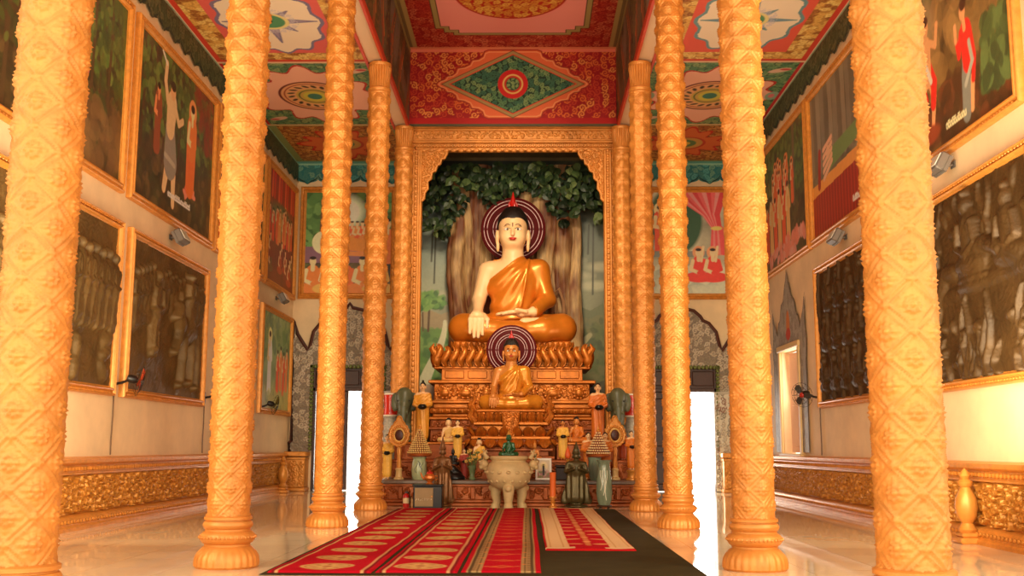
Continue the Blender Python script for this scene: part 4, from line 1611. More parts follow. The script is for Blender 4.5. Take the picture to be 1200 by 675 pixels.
def relief(label, wall, center, z, w, h, fn, seed, fw=0.15):
    t = hang('bronze_relief', label, 'relief', wall, center, z, w, h, 'bronze wall reliefs')
    frame_mesh(w, h, fw, 0.12).build('frame', GOLD2, t, angle=35)
    iw, ih = w - 2 * fw + .04, h - 2 * fw + .04
    r = Rel(iw, ih, seed)
    fn(r, iw, ih)
    n_ = vnoise(r.P.nv, r.P.nu, 7, np.random.default_rng(seed + 9), 3)
    S_ = r.P.H
    for _ in range(2 if wall == 'l' else 1):
        S_ = (S_ + np.roll(S_, 1, 0) + np.roll(S_, -1, 0) + np.roll(S_, 1, 1) + np.roll(S_, -1, 1)) / 5
    H = (.95 if wall == 'l' else .70) * S_ + .7 * r.base + .009 * np.abs(np.sin(n_ * 60 + r.P.H * 30))
    P = r.P
    c = np.array(lin((106, 82, 44) if wall == 'l' else (76, 54, 26))) * np.ones(H.shape + (1,))
    c = c * np.clip(0.55 + 0.9 * vnoise(P.nv, P.nu, 12, np.random.default_rng(seed + 5), 4), .4, 1.5)[..., None]
    grid_part('relief_panel', P.U, P.V, lambda u, v: (u - iw / 2, -0.02 - H, v + fw - .02), mat('dark_bronze_relief', None, 0.5, 0.3, vcol=True, bump=0.3, bscale=26), t, colors=c)


def r_horse(r, w, h):
    for k in range(5):
        r.fig(w * (.05 + .045 * k), h * (.40 + .02 * k), h * .42, .10)
    for k in range(12):
        r.fig(w * (.40 + .05 * k), h * (.58 + .02 * (k % 2)), h * .30, .07)
    r.fig(w * .27, h * .26, h * .60, .16)
    P = r.P
    P.ell(w * .27, h * .30, .12, .1, None, h=.16)
    x, y = w * .62, h * .34
    P.ell(x + .42, y + .42, .62, .30, None, h=.18)
    P.line([(x - .02, y + .5), (x - .22, y + .78)], .20, None, h=.19, r2=.16)
    P.line([(x - .22, y + .80), (x - .42, y + .58)], .13, None, h=.21, r2=.09)
    P.line([(x - .18, y + .95), (x - .14, y + 1.1)], .05, None, h=.18, r2=.02)
    for (a, b, c, d) in ((-.05, .35, -.30, -.02), (.2, .3, .06, -.62), (.62, .3, .60, -.55), (.86, .35, 1.0, -.62)):
        P.line([(x + a, y + b), (x + (a + c) / 2 + .05, y + (b + d) / 2), (x + c, y + d)], .12, None, h=.16, r2=.055)
        P.ell(x + c - .03, y + d - .05, .10, .08, None, h=.16)
    r.fig(w * .70, h * .52, h * .42, .20)


def r_row(r, w, h):
    for k in range(9):
        r.fig(w * (.50 + .058 * k), h * (.34 + .012 * (k % 2)), h * .50, .12)
    for k in range(6):
        r.fig(w * (.08 + .07 * k), h * .36, h * .42, .10)
    for k in range(12):
        r.P.ell(w * r.P.rng.random(), h * .3 * r.P.rng.random(), .22, .12, None, h=.10, rot=r.P.rng.random() * 3)


def r_seats(r, w, h):
    for j in range(3):
        for k in range(6):
            r.seat(w * (.08 + .17 * k + .05 * j), h * (.06 + .30 * j), h * .30, .11)
    for k in range(7):
        x = w * (.05 + .15 * k)
        r.P.line([(x + .14 * math.sin(k + 6 * t), h * t) for t in np.linspace(0, 1, 16)], .05, None, h=.09, r2=.03)


def r_coil(r, w, h):
    P = r.P
    for k in range(34):
        x, q, e = w * P.rng.random(), P.rng.random() * 6, .3 + .7 * P.rng.random()
        P.line([(x + .10 * math.sin(q + 5 * t) + .2 * (e - .6) * t, h * .46 * e * t) for t in np.linspace(0, 1, 12)], .07, None, h=.12, r2=.015)
        P.ell(w * P.rng.random(), h * .3 * P.rng.random(), .12, .07, None, h=.12, rot=q)
    P.line([(0, h * .42), (w * .5, h * .46), (w, h * .5)], .10, None, h=.05)
    cx = w * .62
    for k in range(5):
        P.ell(cx, h * (.47 + .035 * k), .56 - .05 * k, .09, None, h=.13 + .01 * k)
    r.seat(cx, h * .52, h * .44, .19)
    P.line([(cx - .1, h * .62), (cx + .45, h * .66), (cx + .9, h * .60)], .14, None, h=.17, r2=.10)
    for q in (.25, .36):
        P.line([(w * q, h * .44), (w * q + .3, h * .58), (w * q + .62, h * .57)], .14, None, h=.13, r2=.12)
        P.ell(w * q - .02, h * .58, .15, .13, None, h=.15)
        P.line([(w * q - .02, h * .6), (w * q + .02, h * .7)], .06, None, h=.15)
    for k in range(14):
        x, q = w * (.02 + .96 * P.rng.random()), P.rng.random() * 6
        P.line([(x + .12 * math.sin(q + 4 * t), h * (.72 + .26 * t)) for t in np.linspace(0, 1, 10)], .06, None, h=.09, r2=.02)
        P.ell(w * P.rng.random(), h * (.75 + .2 * P.rng.random()), .16, .08, None, h=.08, rot=q)
    r.seat(w * .86, h * .50, h * .40, .13)
    r.seat(w * .12, h * .50, h * .36, .12)


relief('bronze relief of a rider on horseback before a standing crowd', 'l', 19.87, 2.02, 4.42, 2.86, r_horse, 201)
relief('bronze relief of a row of standing robed figures beside the nearest left column', 'l', 14.85, 2.02, 4.86, 2.86, r_row, 202)
relief('bronze relief fragment at the left picture edge behind the nearest left column', 'l', 9.7, 2.02, 4.86, 2.86, r_row, 203)
relief('bronze relief of stacked seated figures right of the shuttered window', 'r', 19.75, 2.02, 4.42, 2.86, r_seats, 204)
relief('large bronze relief of a crowned figure seated on coils, right of the nearest right column', 'r', 14.75, 2.02, 4.90, 2.86, r_coil, 205)


# --- wall fans, floodlights, cables, balusters
def wall_fan(label, side, y, z, blade, yaw, hub=None):
    t = thing('wall_fan', label, 'fan', (XR * side, y, z), -PI / 2 * side, 'wall-mounted fans')
    bl = mat('fan_black_plastic', (24, 20, 18), 0.4)
    MB().box((-.05, -.03, -.12), (.05, 0, .12), .01).tube([(0, -.02, 0), (0, -.14, .02), (0, -.24, .06)], .022, 8).build('bracket', bl, t)
    M = Matrix.Translation((0, -.30, .08)) @ Matrix.Rotation(yaw, 4, 'Z') @ Matrix.Rotation(math.radians(12), 4, 'X')
    MB().lathe([(0, .08), (.055, .07), (.07, .02), (.07, -.05), (.045, -.09), (0, -.1)], 14, axis='Y', M=M).build('motor', bl, t)
    mb = MB()
    for k in range(3):
        A = M @ Matrix.Rotation(k * 2 * PI / 3, 4, 'Y')
        pts = [(0.03, -.02), (.10, -.075), (.19, -.085), (.225, -.03), (.20, .05), (.10, .05), (.03, .02)]
        mb.add([(a, -.13 - .02 * (b > 0), b) for a, b in pts] + [(a, -.138 - .02 * (b > 0), b) for a, b in pts],
               None, [(0, i, i + 1) for i in range(1, 6)] + [(7, 7 + i + 1, 7 + i) for i in range(1, 6)], A)
    mb.build('blades', mat(blade[0], blade[1], .4), t)
    if hub:
        MB().ell((0, -.15, 0), (.055, .03, .055), 12, 8, M).build('hub', mat(hub[0], hub[1], .4), t)
    cg = MB()
    for r_, d in ((.25, -.13), (.17, -.165), (.09, -.18)):
        cg.tube([(r_ * math.cos(a), d, r_ * math.sin(a)) for a in np.linspace(0, 2 * PI, 28, endpoint=False)], .004, 5, True, M)
    for k in range(12):
        a = k * PI / 6
        cg.tube([(.02 * math.cos(a), -.185, .02 * math.sin(a)), (.17 * math.cos(a), -.165, .17 * math.sin(a)), (.25 * math.cos(a), -.13, .25 * math.sin(a)), (.16 * math.cos(a), -.06, .16 * math.sin(a))], .003, 4, False, M)
    cg.build('cage', bl, t)


RB, OB, GB = ('red_fan_plastic', (206, 66, 36)), ('olive_fan_plastic', (112, 100, 50)), ('grey_fan_plastic', (60, 54, 48))
wall_fan('wall fan with orange-red blades below the frames between two left reliefs', -1, 17.42, 2.22, RB, .5)
wall_fan('small black wall fan beside the second left column', -1, 22.35, 2.22, GB, .6)
wall_fan('olive wall fan below the small pale green painting', -1, 26.95, 2.2, OB, .5)
wall_fan('wall fan with red hub beside the shuttered window on the right', 1, 22.1, 2.24, GB, .7, ('red_hub_plastic', (206, 50, 30)))


def cable(label, side, y, z1):
    X = XR * side - .02 * side
    pts = [(X, y, z1), (X, y + .01, z1 - .4), (X, y - .01, 1.3), (X, y, 1.08)]
    o = MB().tube(pts, .012, 6).build('cable', mat('grey_cable', (110, 84, 60), .5), None)
    tag(o, label, 'cable', 'fan cables on the walls')


cable('thin cable running down from the orange-red wall fan', -1, 17.42, 2.10)
cable('thin cable running down from the small black wall fan', -1, 22.35, 2.10)
cable('thin cable running down from the red-hubbed fan by the right window', 1, 22.1, 2.12)


def floodlight(label, side, y, z):
    t = thing('floodlight', label, 'lamp', (XR * side, y, z), -PI / 2 * side, 'wall floodlights')
    gm = mat('grey_lamp_metal', (120, 112, 104), 0.45, 0.4)
    MB().box((-.08, -.02, -.05), (.08, 0, .05), .008).tube([(0, -.01, 0), (0, -.12, -.02)], .02, 8).build('bracket', gm, t)
    M = Matrix.Translation((0, -.2, 0)) @ Matrix.Rotation(math.radians(-28), 4, 'X')
    mb = MB().box((-.2, -.09, -.13), (.2, .04, .13), .02, M)
    for k in range(9):
        x = -.18 + .045 * k
        mb.box((x - .008, .035, -.12), (x + .008, .085, .12), 0, M)
    mb.build('housing', gm, t)
    MB().box((-.17, -.102, -.10), (.17, -.088, .10), 0.004, M).build('glass_front', mat('lamp_glass', (226, 220, 205), .15), t)


floodlight('floodlight under the forest painting of the sword bearer', -1, 19.8, 5.12)
floodlight('floodlight under the crowded red painting in the far left corner', -1, 28.4, 5.15)
floodlight('floodlight under the red bed painting on the right wall', 1, 19.9, 5.15)
floodlight('floodlight under the large painting of two visitors in red', 1, 14.75, 5.17)


def wall_baluster(label, side, y):
    t = thing('carved_baluster', label, 'ornament', (XR * side - .24 * side, y, 0), 0, 'carved balusters against the dado')
    MB().box((-.15, -.17, 0), (.15, .17, .08), .02).box((-.12, -.14, .08), (.12, .14, .14), .02).build('foot', GOLD2, t)
    MB().lathe([(0, .14), (.10, .14), (.12, .18), (.09, .22), (.07, .26), (.12, .34), (.145, .46), (.13, .58), (.08, .68), (.06, .72), (.09, .75), (.10, .79), (.05, .83), (.07, .87), (.04, .93), (0, .97)], 16).build('shaft', GOLD2, t)


wall_baluster('gold carved baluster against the dado right of the nearest right column', 1, 14.4)
wall_baluster('gold carved baluster against the far left dado below the small painting', -1, 28.9)
# ------------------------------------------------------------------ carpets
def carpet(label, x0, x1, y0, y1, z, fn, seed, curl=0.0):
    P = Paint(x1 - x0, y1 - y0, 0.016, (184, 10, 30), seed)
    fn(P, x1 - x0, y1 - y0)
    w = x1 - x0

    def shape(u, v):
        n = 0.5 * np.sin(v * 1.9 + seed) + 0.5 * np.sin(v * 0.8 + 2 * seed)
        wob = curl * n * (u / w - 0.4)
        rip = 0.006 * np.sin(u * 9 + v * 2.3) * np.sin(v * 3.1 + seed) + 0.006
        edge = np.minimum(np.minimum(u, w - u), np.minimum(v, (y1 - y0) - v))
        return (x0 + u + wob, y0 + v, z + (0.012 + rip) * np.clip(edge / 0.02, 0, 1) ** 0.5 + 0.001)
    o = grid_part('runner_carpet', P.U, P.V, shape, CARPET, colors=P.C)
    tag(o, label, 'carpet', 'red carpets on the dark mat')
    return o


GOLDT, CREAM = (206, 160, 96), (226, 190, 140)


def c_medal(P, w, h):
    for x in (.09, w - .09):
        P.blend((np.abs(P.X - x) < .013).astype(float), (206, 150, 100))
    for x in (.055, w - .055):
        P.blend((np.abs(P.X - x) < .016).astype(float), (130, 20, 26))
    for k in range(int(h / .86)):
        cy = .45 + k * .86
        P.ell(w / 2, cy, .27, .27, GOLDT)
        P.ring(w / 2, cy, .22, .22, .018, (176, 110, 64))
        for q in range(8):
            a = q * PI / 4
            P.ell(w / 2 + .15 * math.cos(a), cy + .15 * math.sin(a), .04, .02, (170, 110, 64), rot=a)
        P.ell(w / 2, cy, .05, .05, (170, 100, 60))


def c_border(P, w, h):
    for sx in (0, 1):
        d = P.X if sx == 0 else w - P.X
        P.blend(((d > .05) & (d < .20)).astype(float), (172, 136, 88))
        P.blend(((d > .08) & (d < .10)).astype(float), (90, 70, 44))
        P.blend(((d > .15) & (d < .165)).astype(float), (110, 84, 50))
    for k in range(int(h / .16)):
        for x in (.125, w - .125):
            P.ell(x, .08 + k * .16, .02, .05, (130, 100, 60))
    for k in range(int(h / .62)):
        cy = .35 + k * .62
        P.ell(w / 2, cy, .13, .07, (206, 90, 50))
        P.ell(w / 2, cy, .06, .11, (206, 90, 50))
        P.ell(w / 2, cy, .05, .03, (180, 24, 28))
        for sx in (-1, 1):
            P.ell(w / 2 + sx * .16, cy + .05, .03, .03, (206, 100, 60))
            P.ell(w / 2 + sx * .22, cy + .30, .02, .04, (214, 130, 70))


def c_fringe(P, w, h):
    d = np.minimum(np.minimum(P.X, w - P.X), 9)
    P.blend((d < .30).astype(float), CREAM)
    for t in (.06, .22):
        P.blend((np.abs(d - t) < .008).astype(float), (206, 156, 104))
    P.blend((np.minimum(P.X, w - P.X) < .02).astype(float), (190, 24, 28))
    P.blend((P.Y < .10).astype(float), (190, 24, 28))
    P.blend(((P.Y > .12) & (P.Y < .3) & (d < .35)).astype(float), (232, 196, 150))
    P.blend((P.Y > h - .2).astype(float), CREAM)
    P.line([(w / 2, .5), (w / 2, h - .4)], .035, (206, 120, 70))
    for k in range(int(h / .7) - 1):
        cy = .7 + k * .7
        for sx in (-1, 1):
            P.ell(w / 2 + sx * .17, cy, .11, .07, (224, 150, 96))
        P.ell(w / 2, cy + .3, .05, .08, (224, 150, 96))


mt = grid_part('floor_mat', np.linspace(-2.2, 2.12, 30), np.linspace(10.55, 21.95, 60), lambda u, v: (u, v, .004 + .004 * np.clip(np.minimum(np.minimum(u + 2.2, 2.12 - u), np.minimum(v - 10.55, 21.95 - v)) * 50, 0, 1)),
               mat('dark_green_felt', (62, 54, 30), .95, var=.35, vscale=2.5, bump=.3, bscale=120, spec=.1))
tag(mt, 'large dark olive mat lying under the red carpets', 'mat')
carpet('red runner with cream medallions at the left edge of the mat', -2.14, -1.14, 10.66, 21.6, .009, c_medal, 1, .012)
carpet('red runner with cream medallions, second from the left edge of the mat', -1.10, -.30, 10.7, 21.65, .009, c_medal, 2, .012)
carpet('red runner with broad olive-gold borders leading to the stone censer', -.27, .52, 10.75, 21.7, .009, c_border, 3, .012)
carpet('shorter red carpet with wide cream side borders', .60, 1.68, 13.05, 21.8, .009, c_fringe, 4, .015)
# ------------------------------------------------------------------ niche: gilded frame, mural, tree
def altar_frame():
    t = thing('altar_portal', 'tall gilded portal with scalloped corner brackets round the altar niche', 'portal', (0, 26.22, 0), kind='thing')
    for sx in (-1, 1):
        mb = MB()
        x0 = 2.46 * sx
        mb.box((x0 - .19, -.10, 0), (x0 + .19, .16, 8.62), .02)
        for d in (-.15, -.02, .11):
            mb.box((x0 + d * 1.0 - .035, -.14, .3), (x0 + d * 1.0 + .035, -.06, 8.6), .02)
        for z in np.arange(.4, 8.6, .13):
            mb.ell((x0 - .08, -.11, z), (.045, .035, .05), 8, 5)
            mb.ell((x0 + .045, -.11, z + .06), (.035, .03, .04), 8, 5)
        mb.build('jamb', GOLD, t, angle=30)
    mb = MB()
    for z0, z1, d in ((8.60, 8.68, .05), (8.68, 8.78, .08), (8.78, 8.84, .125), (8.84, 8.90, .09), (8.90, 9.10, .06), (9.10, 9.16, .10), (9.16, 9.24, .125)):
        mb.box((-2.66, -d, z0), (2.66, .16, z1), .015)
    for x in np.arange(-2.6, 2.61, .075):
        mb.ell((x, -.09, 8.73), (.03, .03, .045), 6, 4)
    for x in np.arange(-2.25, 2.26, .19):
        mb.ell((x, -.05, 8.60), (.08, .05, .05), 8, 5)
    hd = mb.build('header', GOLD, t, angle=30)
    HH = scroll_heights(5.2, .20, .0125, .10, 91, False)
    grid_part('header_carving', np.linspace(-2.6, 2.6, HH.shape[1]), np.linspace(8.90, 9.10, HH.shape[0]), lambda u, v: (u, -.062 - .035 * HH, v), GOLD, hd)
    for sx in (-1, 1):
        pts = [(2.28, 8.6), (1.66, 8.6), (1.66, 8.52), (1.72, 8.40), (1.80, 8.38), (1.82, 8.26), (1.90, 8.22), (1.94, 8.08), (2.03, 8.04), (2.05, 7.88), (2.14, 7.80), (2.13, 7.62), (2.20, 7.52), (2.22, 7.36), (2.28, 7.30)]
        poly = [(sx * x, z) for x, z in pts]
        b = MB().prism(poly, -.04, .10).tube([(x, -.05, z) for x, z in poly[1:]], .035, 6).build('corner_bracket', GOLD, t)
        P = Paint(.7, 1.4, .0125, (0, 0, 0), 93)
        P.scrolls((0, 0, .7, 1.4), .13, [(0, 0, 0)], th=.2, h=1.0)
        xo = 2.28 - .66 if sx > 0 else -2.28
        m = P.inside([(x - xo, z - 7.25) for x, z in poly])
        H = P.H
        grid_part('bracket_carving', P.U + xo, P.V + 7.25, lambda u, v: (u, -.045 - .05 * H, v), GOLD, b, mask=m)


altar_frame()

# mural of a river landscape behind the tree
P = Paint(5.3, 7.0, 0.02, (150, 150, 120), 71)
h0 = 2.0
yy = P.Y + h0
P.C[:] = lin((146, 146, 118))
P.blend(np.clip((yy - 5.2) / 1.5, 0, 1), (112, 124, 116))
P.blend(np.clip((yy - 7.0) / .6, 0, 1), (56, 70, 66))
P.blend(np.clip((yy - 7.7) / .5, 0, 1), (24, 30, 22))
P.blend(np.clip((P.X - 3.6) / .8, 0, 1) * .55, (86, 82, 52))
P.noise(5, .14, 5)
for k in range(14):
    P.ell(5.3 * P.rng.random(), 3.2 + 1.6 * P.rng.random(), .5, .13, (196, 186, 150), soft=.8, alpha=.45)
# far hills, left meadow, stream
P.poly([(0, 2.6), (.3, 2.9), (.7, 2.75), (1.2, 2.95), (1.7, 2.6), (1.7, 2.2), (0, 2.2)], (150, 130, 96))
P.poly([(3.6, 2.8), (4.2, 3.1), (4.7, 2.85), (5.3, 3.2), (5.3, 2.2), (3.6, 2.2)], (96, 98, 66))
P.blend((P.Y < 2.35).astype(float) * .9, (92, 112, 58))
P.blend((P.Y < 2.35).astype(float) * (P.X > 3.2) * .6, (74, 70, 44))
P.dabs(240, (0, .8, 1.7, 2.3), .10, [(96, 130, 60), (120, 146, 76), (70, 104, 48)], alpha=.7)
P.dabs(260, (3.6, .3, 5.3, 2.6), .10, [(90, 96, 52), (110, 104, 64), (62, 70, 40)], alpha=.6)
P.line([(.62 + .20 * math.sin(4.2 * t + 1.2) - .25 * t, 2.55 - 2.3 * t) for t in np.linspace(0, 1, 40)], .05, (196, 188, 152), r2=.20)
P.line([(4.7, 2.2), (4.4, 1.9), (4.2, 1.3)], .06, (150, 140, 100), r2=.16)
P.line([(.36, 2.3), (.38, 2.95)], .03, (84, 60, 36))
P.line([(.22, 2.3), (.2, 2.8)], .02, (84, 60, 36))
for (x, y, r) in ((.30, 3.15, .26), (.55, 3.05, .22), (.15, 3.0, .2), (1.45, 2.75, .36), (1.55, 2.4, .32), (1.3, 2.5, .22)):
    P.ell(x, y, r, r * .8, (62, 96, 44))
    P.dabs(40, (x - r, y - r * .6, x + r, y + r * .7), .05, [(90, 130, 60), (116, 150, 74), (56, 90, 42)], alpha=.8)
P.ell(1.15, 1.25, .48, .40, (92, 110, 88))
P.ell(1.15, 1.15, .40, .26, (122, 134, 104))
P.ell(1.45, .72, .5, .3, (130, 132, 110))
P.ell(.35, .62, .45, .25, (176, 140, 112))
P.ell(.25, .2, .6, .25, (206, 160, 96))
P.ell(.9, .05, .7, .2, (216, 176, 110))
P.dabs(50, (3.9, 0, 5.3, .9), .16, [(84, 74, 48), (106, 92, 60), (66, 58, 40)], alpha=.8)
for x0, y0, y1 in ((.50, 3.6, 5.2), (.42, 4.2, 5.3), (4.78, 3.3, 5.2), (4.66, 4.4, 5.2)):
    P.line([(x0, y0), (x0 + .03, y1)], .022, (52, 50, 36))
mur = grid_part('niche_mural', P.U, P.V, lambda u, v: (u - 2.65, 0 * u + 28.62, v + h0), OILPAINT, colors=np.clip(P.C * 1.5, 0, .9))
tag(mur, 'painted river landscape with stream, rocks and small trees on the niche wall', 'mural')
nw = MB().box((-2.9, 28.64, 0), (2.9, 28.8, 9.1)).box((-2.9, 26.42, 0), (-2.66, 28.64, 9.1)).box((2.66, 26.42, 0), (2.9, 28.64, 9.1)).box((-2.9, 26.42, 9.1), (2.9, 28.8, 9.2))
struct(nw.build('wall_niche', mat('niche_plaster', (120, 96, 60), .7, var=.2), smooth=False), 'niche walls behind the altar frame')


def tree():
    t = thing('bodhi_tree', 'sculpted tree with massed brown trunks and dark green leaves behind the large statue', 'tree', (0, 28.26, 0))
    rng = np.random.default_rng(5)
    V, Q, C, n0 = [], [], [], 0
    specs = [(-1.46, .24, 27), (-1.20, .15, 21), (-.98, .24, 1), (-.72, .20, 2), (-.45, .18, 3), (-.15, .22, 4), (.2, .2, 5), (.50, .22, 6), (.80, .25, 7), (1.08, .17, 8), (1.32, .23, 9), (1.60, .17, 22)]
    for x, r, sd in specs:
        Z = np.linspace(0.0, 8.75, 170)
        th = np.linspace(0, 2 * PI, 40, endpoint=False)
        T, ZZ = np.meshgrid(th, Z)
        rr = np.random.default_rng(sd)
        ph = rr.random(6) * 6
        R = r * (1 + .22 * np.exp(-np.abs(ZZ - 2.0) / .9) + .10 * np.sin(ZZ * 1.3 + ph[0]))
        R = R * (1 + .10 * np.sin(3 * T + ph[1] + .5 * ZZ) + .06 * np.sin(7 * T + ph[2] - .8 * ZZ) + .05 * np.sin(13 * T + ph[3] + ZZ * .4) + .03 * np.sin(ZZ * 9 + 4 * T))
        cx = x + .05 * np.sin(ZZ * .9 + ph[4]) + .04 * np.sin(ZZ * 2.1 + ph[5]) + .01 * (ZZ - 5) * (x > 0)
        P_ = np.stack([cx + R * np.cos(T), .04 * np.sin(ZZ + ph[2]) + R * .8 * np.sin(T), ZZ], -1)
        h, w = ZZ.shape
        i, j = np.meshgrid(np.arange(h - 1), np.arange(w), indexing='ij')
        j2 = (j + 1) % w
        V.append(P_.reshape(-1, 3))
        Q.append(np.stack([i * w + j, i * w + j2, (i + 1) * w + j2, (i + 1) * w + j], -1).reshape(-1, 4) + n0)
        n0 += h * w
        a, b = np.array(lin((122, 66, 34))), np.array(lin((206, 166, 112)))
        st = vnoise(h, w, 14, rr, 3)
        st = np.clip((st - .35) * 2.6 + (rr.random() - .5) * .5, 0, 1)[..., None]
        C.append((a * (1 - st) + b * st).reshape(-1, 3))
    me = mesh_data('trunk', np.concatenate(V), [np.concatenate(Q)], mat('painted_bark', None, .6, vcol=True, var=.6, vscale=5, stretch=(3, 3, .5), bump=.35, bscale=12), colors=np.concatenate(C), angle=180)
    tr = link(bpy.data.objects.new('trunk', me), t)
    # aerial root loop on the right
    MB().tube([(1.02, -.26, 6.3 - 3.4), (.98, -.34, 4.2), (1.05, -.36, 5.2), (1.2, -.36, 5.35), (1.32, -.34, 5.0), (1.36, -.32, 4.0), (1.2, -.3, 3.4)], .05, 8).build('aerial_root', mat('pale_root_paint', (160, 112, 74), .6, var=.4, vscale=8), tr)
    # leaves
    LV, LF, LC, n0 = [], [], [], 0
    out = [(0, 0), (.12, .06), (.30, .10), (.42, .32), (.36, .58), (.18, .82), (0, 1.08), (-.18, .82), (-.36, .58), (-.42, .32), (-.30, .10), (-.12, .06)]
    base = np.array([(x, .05 * abs(x) - .12 * (z > .9), -z) for x, z in out] + [(0, -.06, -.45)])
    for k in range(760):
        x = (rng.random() - .5) * 4.9
        top = 8.72
        low = 7.55 - .55 * (abs(x) / 2.5) ** 2 + .35 * math.sin(x * 4) + (.25 if abs(x) < 1.2 else -.1)
        z = low + (top - low) * rng.random() ** .8
        y = -.75 + .75 * rng.random()
        s = .17 + .13 * rng.random()
        A = Matrix.Translation((x, y, z)) @ Matrix.Rotation((rng.random() - .5) * 1.8, 4, 'Y') @ Matrix.Rotation((rng.random() - .5) * 1.2, 4, 'Z') @ Matrix.Rotation(-.5 * rng.random(), 4, 'X')
        A = np.array(A)
        Vv = base * s @ A[:3, :3].T + A[:3, 3]
        LV.append(Vv)
        LF.append(np.array([(12, i, (i + 1) % 12) for i in range(12)]) + n0)
        n0 += 13
        g = [(52, 70, 38), (36, 54, 30), (84, 104, 58), (26, 38, 22), (112, 128, 76)][int(rng.choice(5, p=[.3, .3, .16, .17, .07]))]
        LC.append(np.tile(lin(g), (13, 1)))
    me = mesh_data('foliage', np.concatenate(LV), [np.concatenate(LF)], mat('leaf_paint', None, .45, vcol=True), colors=np.concatenate(LC), smooth=False)
    link(bpy.data.objects.new('foliage', me), t)


tree()


# ------------------------------------------------------------------ altar table and pedestals
def panel_row(mb, x0, x1, y, z0, z1, n, d=.03):
    w = (x1 - x0) / n
    for k in range(n):
        a, b = x0 + w * k + w * .08, x0 + w * (k + 1) - w * .08
        mb.box((a, y - d, z0), (b, y + .02, z1), d * .6)


def carved_strip(name, x0, x1, y, z0, z1, m, parent, seed, sp, d=.03, motif=False):
    H = scroll_heights(x1 - x0, z1 - z0, .0115, sp, seed, motif)
    return grid_part(name, np.linspace(x0, x1, H.shape[1]), np.linspace(z0, z1, H.shape[0]), lambda u, v: (u, y - .002 - d * H, v), m, parent)


def altar_table():
    t = thing('altar_table', 'long carved red and gold altar table with stepped shelves', 'altar', (0, 22.75, 0))
    mb = MB()
    mb.box((-2.78, 0, 0), (2.78, 2.05, .07), .015).box((-2.75, .02, .07), (2.75, 2.05, .14), .02)
    mb.box((-2.70, .08, .14), (2.70, 2.05, .44), 0).box((-2.74, .04, .40), (2.74, 2.05, .46), .015)
    for k in range(15):
        x = -2.66 + 5.32 * k / 14
        mb.box((x - .05, .035, .14), (x + .05, .1, .40), .015)
    b = mb.build('base', REDGOLD, t, angle=30)
    carved_strip('front_carving', -2.68, 2.68, .075, .15, .39, REDGOLD, b, 7, .15, .035)
    MB().box((-2.78, -.02, .46), (2.78, 2.05, .533), .012).build('table_top', mat('dark_table_edge', (120, 100, 84), .35, var=.3), t)


altar_table()


def altar_shelves():
    t = thing('altar_shelf', 'carved middle shelf along the back of the altar table', 'shelf', (0, 22.75, .535))
    mb = MB().box((-2.60, 1.0, 0), (2.60, 2.6, .385), .01).box((-2.62, .97, .345), (2.62, 2.6, .415), .015)
    sh = mb.build('shelf_body', REDGOLD, t, angle=30)
    carved_strip('shelf_carving', -2.58, 2.58, .998, .025, .325, REDGOLD, sh, 8, .15, .03)
    for sx, nm in ((-1, 'left'), (1, 'right')):
        t = thing('altar_step', 'low step carrying the %s standing monk and its %s' % (nm, 'pale seated neighbour' if sx < 0 else 'orange seated neighbour'), 'step', (sx * 1.81, 24.15, .95), 0, 'upper steps of the altar')
        MB().box((-.78, .02, 0), (.78, 1.2, .33), .01).build('riser', REDGOLD, t)
        MB().box((-.80, -.01, .33), (.80, 1.2, .38), .012).build('ledge', ALTARGOLD, t)


altar_shelves()




def petal(mb, w, h, d, M, curl=.5, up=True):
    """one fleshy lotus petal / flame lobe standing along +z, bulging to -y"""
    nu, nv = 9, 10
    u = np.linspace(-1, 1, nu)
    v = np.linspace(0, 1, nv)
    U, Vv = np.meshgrid(u, v)
    prof = np.sin(np.clip(Vv * .86 + .14, 0, 1) * PI) ** .55 * (1 - .25 * Vv)
    prof[-1] = .04
    X = U * w / 2 * prof
    Y = -d * (1 - U ** 2) * np.sin(Vv * PI * .8 + .3) - curl * d * Vv ** 2 - .15 * d * np.cos(U * 9)
    Z = h * Vv - .02 * h * (U ** 2)
    i, j = np.meshgrid(np.arange(nv - 1), np.arange(nu - 1), indexing='ij')
    Q = np.stack([i * nu + j, i * nu + j + 1, (i + 1) * nu + j + 1, (i + 1) * nu + j], -1).reshape(-1, 4)
    V = np.stack([X, Y, Z], -1).reshape(-1, 3)
    Vb = V.copy()
    Vb[:, 1] = .04
    mb.add(V, Q, None, M)


def petal_ring(mb, hx, y0, y1, z, w, h, d, sides=True, flip=False, curl=.5, lean=0.0):
    """petals along the front (y0) and the two sides of a box"""
    F = Matrix.Scale(-1, 4, (0, 0, 1)) if flip else Matrix.Identity(4)
    n = max(2, int(round(2 * hx / w)))
    L = Matrix.Rotation(lean, 4, 'X')
    for k in range(n):
        x = -hx + (k + .5) * 2 * hx / n
        petal(mb, 2 * hx / n * 1.1, h, d, Matrix.Translation((x, y0, z)) @ L @ F, curl)
    if sides:
        m = max(1, int(round((y1 - y0) / w)))
        for sx in (-1, 1):
            for k in range(m):
                y = y0 + (k + .5) * (y1 - y0) / m
                petal(mb, (y1 - y0) / m * 1.1, h, d, Matrix.Translation((sx * hx, y, z)) @ Matrix.Rotation(sx * PI / 2, 4, 'Z') @ L @ F, curl)


def naga_lobe(mb, M, h=.52):
    """S-shaped serpent lobe"""
    t = np.linspace(0, 1, 14)
    x = .055 * np.sin(t * 2 * PI)
    r = .085 * np.sin(np.clip(t * .9 + .1, 0, 1) * PI) ** .6 + .012
    mb.tube([(a, -.03 - .05 * math.sin(b * PI), h * b) for a, b in zip(x, t)], r, 10, False, M)
    mb.tube([(a + .05, -.10, h * b) for a, b in zip(x, t)], r * .3, 6, False, M)


